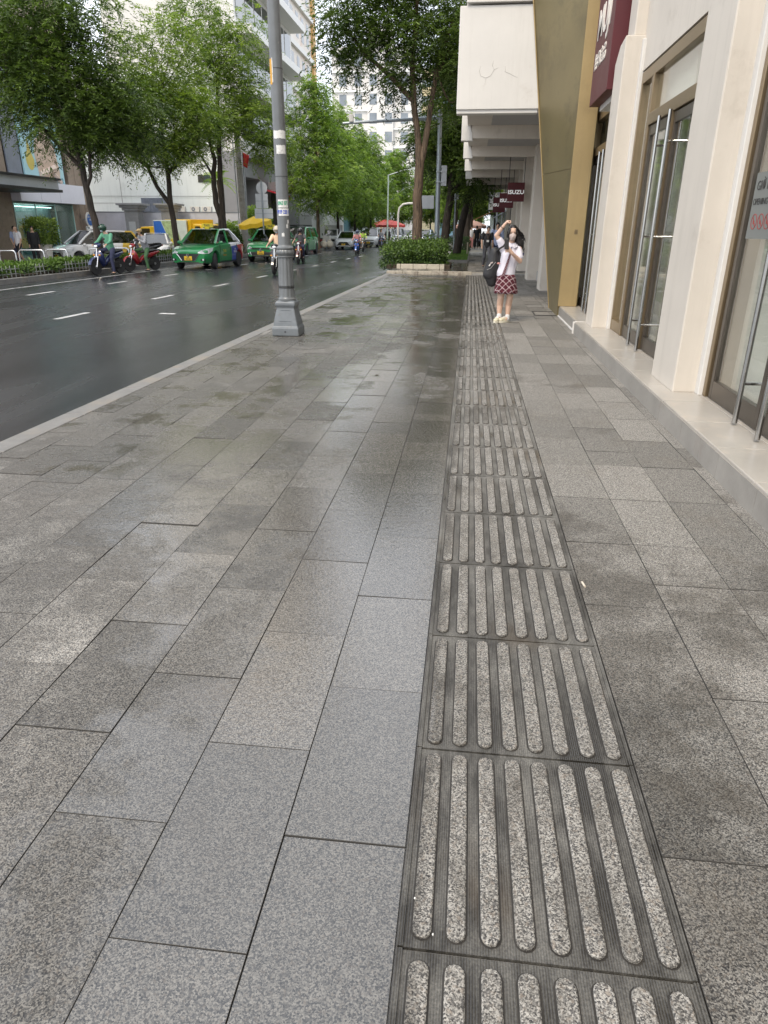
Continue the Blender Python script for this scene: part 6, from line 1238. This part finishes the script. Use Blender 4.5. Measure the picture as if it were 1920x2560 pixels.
# phone hand: palm, four fingers wrapped behind the phone, thumb across its front edge
pl = V3(.015, -.235, 1.100); segs.append((hl_, (.026, .018), pl, (.034, .017), (.3, 0, 1)))
for k, (dx, dz, ln) in enumerate(((-.050, .040, .040), (-.062, .018, .046), (-.062, -.004, .044), (-.052, -.024, .034))):
    a_ = pl+V3(-.012, -.004, .018-.014*k); b2 = pl+V3(dx*.7, -.020, dz); segs += [(a_, .0098, b2, .0088), (b2, .0088, b2+V3(-.022, .012, .004-.004*k), .0075)]
segs += [(pl+V3(.005, 0, .02), .011, pl+V3(-.012, .008, .052), .0095), (pl+V3(-.012, .008, .052), .0095, pl+V3(-.03, .014, .066), .008)]
# raised fist: palm with curled fingers and thumb closed over them
pr = hr_+V3(.035, -.012, .035); segs.append((hr_, (.026, .018), pr, (.034, .022), (0, 1, .4)))
for k in range(4):
    a_ = pr+V3(.012, -.028+.018*k, .012); b2 = a_+V3(.032, -.002, -.002-.003*k); c2 = b2+V3(.004, 0, -.028); segs += [(a_, .0102, b2, .0096), (b2, .0096, c2, .0088), (c2, .0085, c2+V3(-.018, 0, -.004), .008)]
segs += [(pr+V3(-.005, -.03, -.005), .011, pr+V3(.022, -.040, -.018), .0098), (pr+V3(.022, -.040, -.018), .0098, pr+V3(.044, -.030, -.022), .0085)]
blob('body', segs, m_sk, G, .0062, 3)
m_shirt = mat('white school shirt', (.70, .68, .76), .75, var=.05, vs=9, bump=.35, bs=16)
sg = [(V3(-.005, 0, .740), (.148, .112), V3(.02, 0, .86), (.138, .102), (1, 0, 0)), (V3(.02, 0, .86), (.138, .102), che, (.140, .100), (1, 0, 0)), (che, (.140, .100), nek-V3(0, 0, .05), (.105, .066), (1, 0, 0)),
      (sl_-V3(.015, 0, 0), .052, sl_.lerp(el_, .68), .056), (sr_+V3(.02, 0, -.02), .054, sr_.lerp(er_, .50), .054), (sr_+V3(.01, 0, -.10), .042, sr_.lerp(er_, .40)-V3(0, 0, .03), .044)]
blob('shirt', sg, m_shirt, G, .009, 4)
q = MB()
for s in (-1, 1): q.add([(.058, -.085, 1.148), (.058+s*.03, -.068, 1.198), (.058+s*.075, -.02, 1.200), (.058+s*.088, -.062, 1.148), (.058+s*.05, -.092, 1.112)], [(0, 1, 2, 3, 4)]) 
q.build('collar', m_shirt, G).modifiers.new('thick', 'SOLIDIFY').thickness = .008
q = MB(); q.tube([(.105, -.098, 1.12), (.13, -.088, 1.135), (.142, -.065, 1.142)], .004, 5); q.tube([(.055, -.085, 1.14), (.05, -.10, 1.10)], .005, 5); q.build('collar_trim', mat('navy trim', (.03, .03, .07), .7), G)
q = MB(); q.tube([(.245, -.065, 1.055), (.238, -.08, 1.02)], .014, 6); q.build('sleeve_badge', mat('navy trim', (.03, .03, .07), .7), G)
def plaid(name, sc_):
    m, n, l, p = nt(name); t = n.new('ShaderNodeTexCoord'); s = n.new('ShaderNodeSeparateXYZ'); l.new(t.outputs['Object'], s.inputs[0]); X, Y, Z = s.outputs
    u = math_n(n, l, 'MULTIPLY', math_n(n, l, 'ADD', math_n(n, l, 'MULTIPLY_ADD', Y, .6, X), Z), sc_); v = math_n(n, l, 'MULTIPLY', math_n(n, l, 'SUBTRACT', math_n(n, l, 'MULTIPLY_ADD', Y, -.6, X), Z), sc_)
    def band(q_, lo, hi): f = math_n(n, l, 'FRACT', q_); return math_n(n, l, 'MULTIPLY', math_n(n, l, 'GREATER_THAN', f, lo), math_n(n, l, 'LESS_THAN', f, hi))
    c = mixc(n, l, math_n(n, l, 'MULTIPLY', math_n(n, l, 'ADD', band(u, .30, .80), band(v, .30, .80)), .5), (.12, .006, .014), (.016, .005, .012))
    c = mixc(n, l, math_n(n, l, 'MULTIPLY', math_n(n, l, 'MAXIMUM', band(u, .50, .60), band(v, .50, .60)), .5), c, (.30, .03, .05))
    w = math_n(n, l, 'MAXIMUM', band(u, 0, .105), band(v, 0, .105)); c = mixc(n, l, w, c, (.50, .44, .46)); l.new(c, p.inputs['Base Color']); p.inputs['Roughness'].default_value = .85; return m
m_plaid = plaid('red plaid', 9.6); q = MB(); NS = 72; rows = []
for j in range(9):
    f = j/8; z = .735-.285*f
    for k in range(NS):
        a = 2*PI*k/NS; pleat = .012*f*math.cos(a*11)+.006*f*math.sin(a*5+1); rx = .130+.042*f**.7+pleat; ry = .104+.040*f**.7+pleat; rows.append((.008+.005*f+rx*math.cos(a), ry*math.sin(a), z+.008*f*math.cos(a*11)))
q.add(rows, [(j*NS+k, j*NS+(k+1) % NS, (j+1)*NS+(k+1) % NS, (j+1)*NS+k) for j in range(8) for k in range(NS)]); o = q.build('skirt', m_plaid, G, smooth=True); o.modifiers.new('thick', 'SOLIDIFY').thickness = .006
q = MB(); P0, P1 = V3(.048, -.108, 1.06), V3(-.048, -.132, .715)
for j in range(7):
    f = j/6; c = P0.lerp(P1, f)+V3(0, -.006*math.sin(PI*f), 0); w = .012+.012*f; q.v += [tuple(c+V3(-w, 0, 0)), tuple(c+V3(w, 0, 0))]
for j in range(6): q.f.append((2*j, 2*j+1, 2*j+3, 2*j+2)); q.m.append(0)
q.build('tie', plaid('plaid tie', 26.), G).modifiers.new('thick', 'SOLIDIFY').thickness = .006
# head: mask, eyes, brows, hair blown to her left
blob('mask', [(hed+V3(0, -.050, -.055), (.046, .040), hed+V3(0, -.055, -.022), (.055, .042), (1, 0, 0)), (hed+V3(0, -.092, -.035), .012, hed+V3(0, -.09, -.05), .012)], mat('grey pink mask', (.48, .40, .37), .75, var=.12, vs=30), G, .0065, 3)
q = MB()
for s in (-1, 1): q.tube([hed+V3(s*.040, -.075, -.03), hed+V3(s*.07, -.01, -.015)], .003, 4); q.tube([hed+V3(s*.035, -.07, -.062), hed+V3(s*.06, -.02, -.045)], .004, 4)
q.build('mask_strap', m_black, G)
for s in (-1, 1):
    q = MB(); q.ell(hed+V3(s*.028, -.0735, .006), (.013, .007, .006)); q.build('eye', m_black, G, smooth=True); q = MB(); q.tube([hed+V3(s*.014, -.079, .024), hed+V3(s*.030, -.079, .029), hed+V3(s*.046, -.067, .024)], .0032, 4); q.build('eyebrow', m_hair, G)
hs = [(hed+V3(0, .025, .03), (.086, .084), hed+V3(0, .015, .055), (.080, .082), (1, 0, 0)), (hed+V3(-.07, -.015, .03), .024, hed+V3(-.080, -.03, -.045), .014), (hed+V3(-.045, -.055, .055), .018, hed+V3(-.068, -.055, .0), .018), (hed+V3(.045, -.055, .055), .018, hed+V3(.070, -.05, .0), .020),
      (hed+V3(.068, -.01, .03), .026, hed+V3(.088, -.01, -.06), .030), (hed+V3(.085, .0, -.05), .034, hed+V3(.115, .0, -.15), .030), (hed+V3(.12, 0, -.13), .034, hed+V3(.165, .01, -.185), .018), (hed+V3(.08, .02, -.08), .038, hed+V3(.10, .03, -.21), .028), (hed+V3(.105, .02, -.19), .022, hed+V3(.15, .03, -.235), .010), (hed+V3(0, .07, .0), (.07, .03), hed+V3(.03, .08, -.2), (.08, .03), (1, 0, 0)), (hed+V3(.10, 0, -.03), .022, hed+V3(.15, -.01, -.10), .014), (hed+V3(.15, -.01, -.10), .014, hed+V3(.175, -.01, -.14), .008)]
blob('hair', hs, m_hair, G, .0075, 2)
rs = random.Random(4); q = MB()
for k in range(60):                                                 # loose strands
    s0 = hed+V3(rs.uniform(-.05, .09), rs.uniform(-.03, .06), rs.uniform(.02, .09)); e = hed+V3(rs.uniform(.06, .20), rs.uniform(-.03, .05), rs.uniform(-.25, -.06)); md = s0.lerp(e, .5)+V3(rs.uniform(.02, .06), 0, rs.uniform(0, .04)); q.tube([s0, md, e, e+V3(rs.uniform(-.01, .02), 0, -.02)], [.004, .005, .003, .001], 4)
q.build('hair_strand', m_hair, G)
q = MB(); c_ = er_.lerp(hr_, .72); d, u, w = bas(hr_-er_); q.tube([c_+(u*math.cos(2*PI*k/12)+w*math.sin(2*PI*k/12))*.030 for k in range(13)], .004, 5); q.build('bracelet', m_black, G)
m_sho = mat('cream sneaker', (.62, .57, .42), .6, var=.06); m_sock = mat('white sock', (.70, .70, .70), .9)
for (a_, tx, ty, sx) in ((al, -.115, -.125, 1), (ar, -.055, -.165, -1)):
    blob('sock', [(a_+V3(0, 0, -.02), .038, a_+V3(0, 0, .035), .037)], m_sock, G, .008)
    fwd = V3(tx, ty, 0); b_ = V3(a_.x, a_.y+.03, .045); o = blob('shoe', [(b_, (.040, .042), b_+V3(0, 0, .035), (.040, .040)), (b_, .042, b_+fwd*.55, .041), (b_+fwd*.55, .041, b_+fwd, (.042, .030))], m_sho, G, .0075, 3)
    q = MB(); pts = []; d = fwd.normalized(); s_ = V3(-d.y, d.x, 0)
    for k in range(20): a = 2*PI*k/20; pts.append(V3(b_.x, b_.y, 0)+fwd*.5+d*(.132*math.cos(a))+s_*(.050*math.sin(a)*(1+.12*math.cos(a))))
    q.add([tuple(p_+V3(0, 0, .004)) for p_ in pts]+[tuple(p_+V3(0, 0, .034)) for p_ in pts], [tuple(range(20))[::-1], tuple(range(20, 40))]+[(k, (k+1) % 20, 20+(k+1) % 20, 20+k) for k in range(20)]); q.build('sole', mat('sole cream', (.66, .62, .50), .7), o, smooth=True)
    q = MB(); [q.tube([b_+fwd*(.25+.14*k)+s_*.028+V3(0, 0, .045-.004*k), b_+fwd*(.25+.14*k)+V3(0, 0, .052-.005*k), b_+fwd*(.25+.14*k)-s_*.028+V3(0, 0, .045-.004*k)], .004, 4) for k in range(4)]; q.build('lace', m_white, o)
t = thing('phone', 'black phone held up in the left hand of the schoolgirl', 'phone', (.58-.030, GY-.262, 1.180)); t.rotation_euler = (R(-14), 0, R(8)); q = MB(); q.bx(-.034, .034, -.004, .004, -.072, .075); q.build('case', m_black, t, bevel=.007); q = MB(); q.bx(-.031, .031, .004, .0048, -.068, .070); q.build('screen', mat('phone glass', (.03, .035, .05), .1), t); q = MB(); q.lathe([(.008, -.007), (.008, -.004)], 12, (-.018, 0, .055), 1); q.lathe([(.008, -.007), (.008, -.004)], 12, (-.018, 0, .032), 1); q.build('camera_lens', m_dark, t)
# backpack slung on her right shoulder
t = thing('backpack', 'black backpack hanging from the right shoulder of the schoolgirl', 'backpack', (.58, GY, 0)); m_bag = mat('black nylon', (.017, .017, .019), .55, var=.3, vs=6, bump=.5, bs=14)
blob('bag', [(V3(-.19, .06, 1.06), (.075, .09), V3(-.20, .05, .86), (.125, .10), (1, 0, .3)), (V3(-.20, .05, .86), (.125, .10), V3(-.25, .04, .72), (.115, .09), (1, 0, .35)), (V3(-.235, .04, .74), (.12, .085), V3(-.205, .04, .60), (.075, .06), (1, 0, .3)), (V3(-.31, .04, .745), .045, V3(-.25, .03, .64), .05)], m_bag, t, .010, 4)
q = MB(); q.tube([(-.18, .0, 1.06), (-.12, -.075, 1.12), (-.07, -.085, 1.15), (-.03, -.04, 1.205), (-.06, .06, 1.15)], .014, 6); q.tube([(-.10, -.09, 1.06), (-.12, -.12, .98), (-.11, -.115, .92)], .007, 5); q.build('strap', m_bag, t)
q = MB(); q.box((-.235, -.052, .905), (.045, .012, .018), rz=.1, ry=-.5); q.build('patch', mat('pale patch', (.55, .48, .45), .7), t, bevel=.003); q = MB(); q.box((-.262, -.048, .872), (.02, .014, .035), ry=.5); q.build('tag', m_white, t, bevel=.003); q = MB(); q.ell((-.125, -.08, .90), (.028, .014, .014)); q.build('charm', mat('pink charm', (.62, .28, .25), .6), t, smooth=True)
q = MB(); q.tube([(-.30, -.035, .80), (-.24, -.058, .83), (-.17, -.05, .92)], .004, 4); q.build('zip', m_soff, t)
bpy.data.scenes.remove(_tmp)
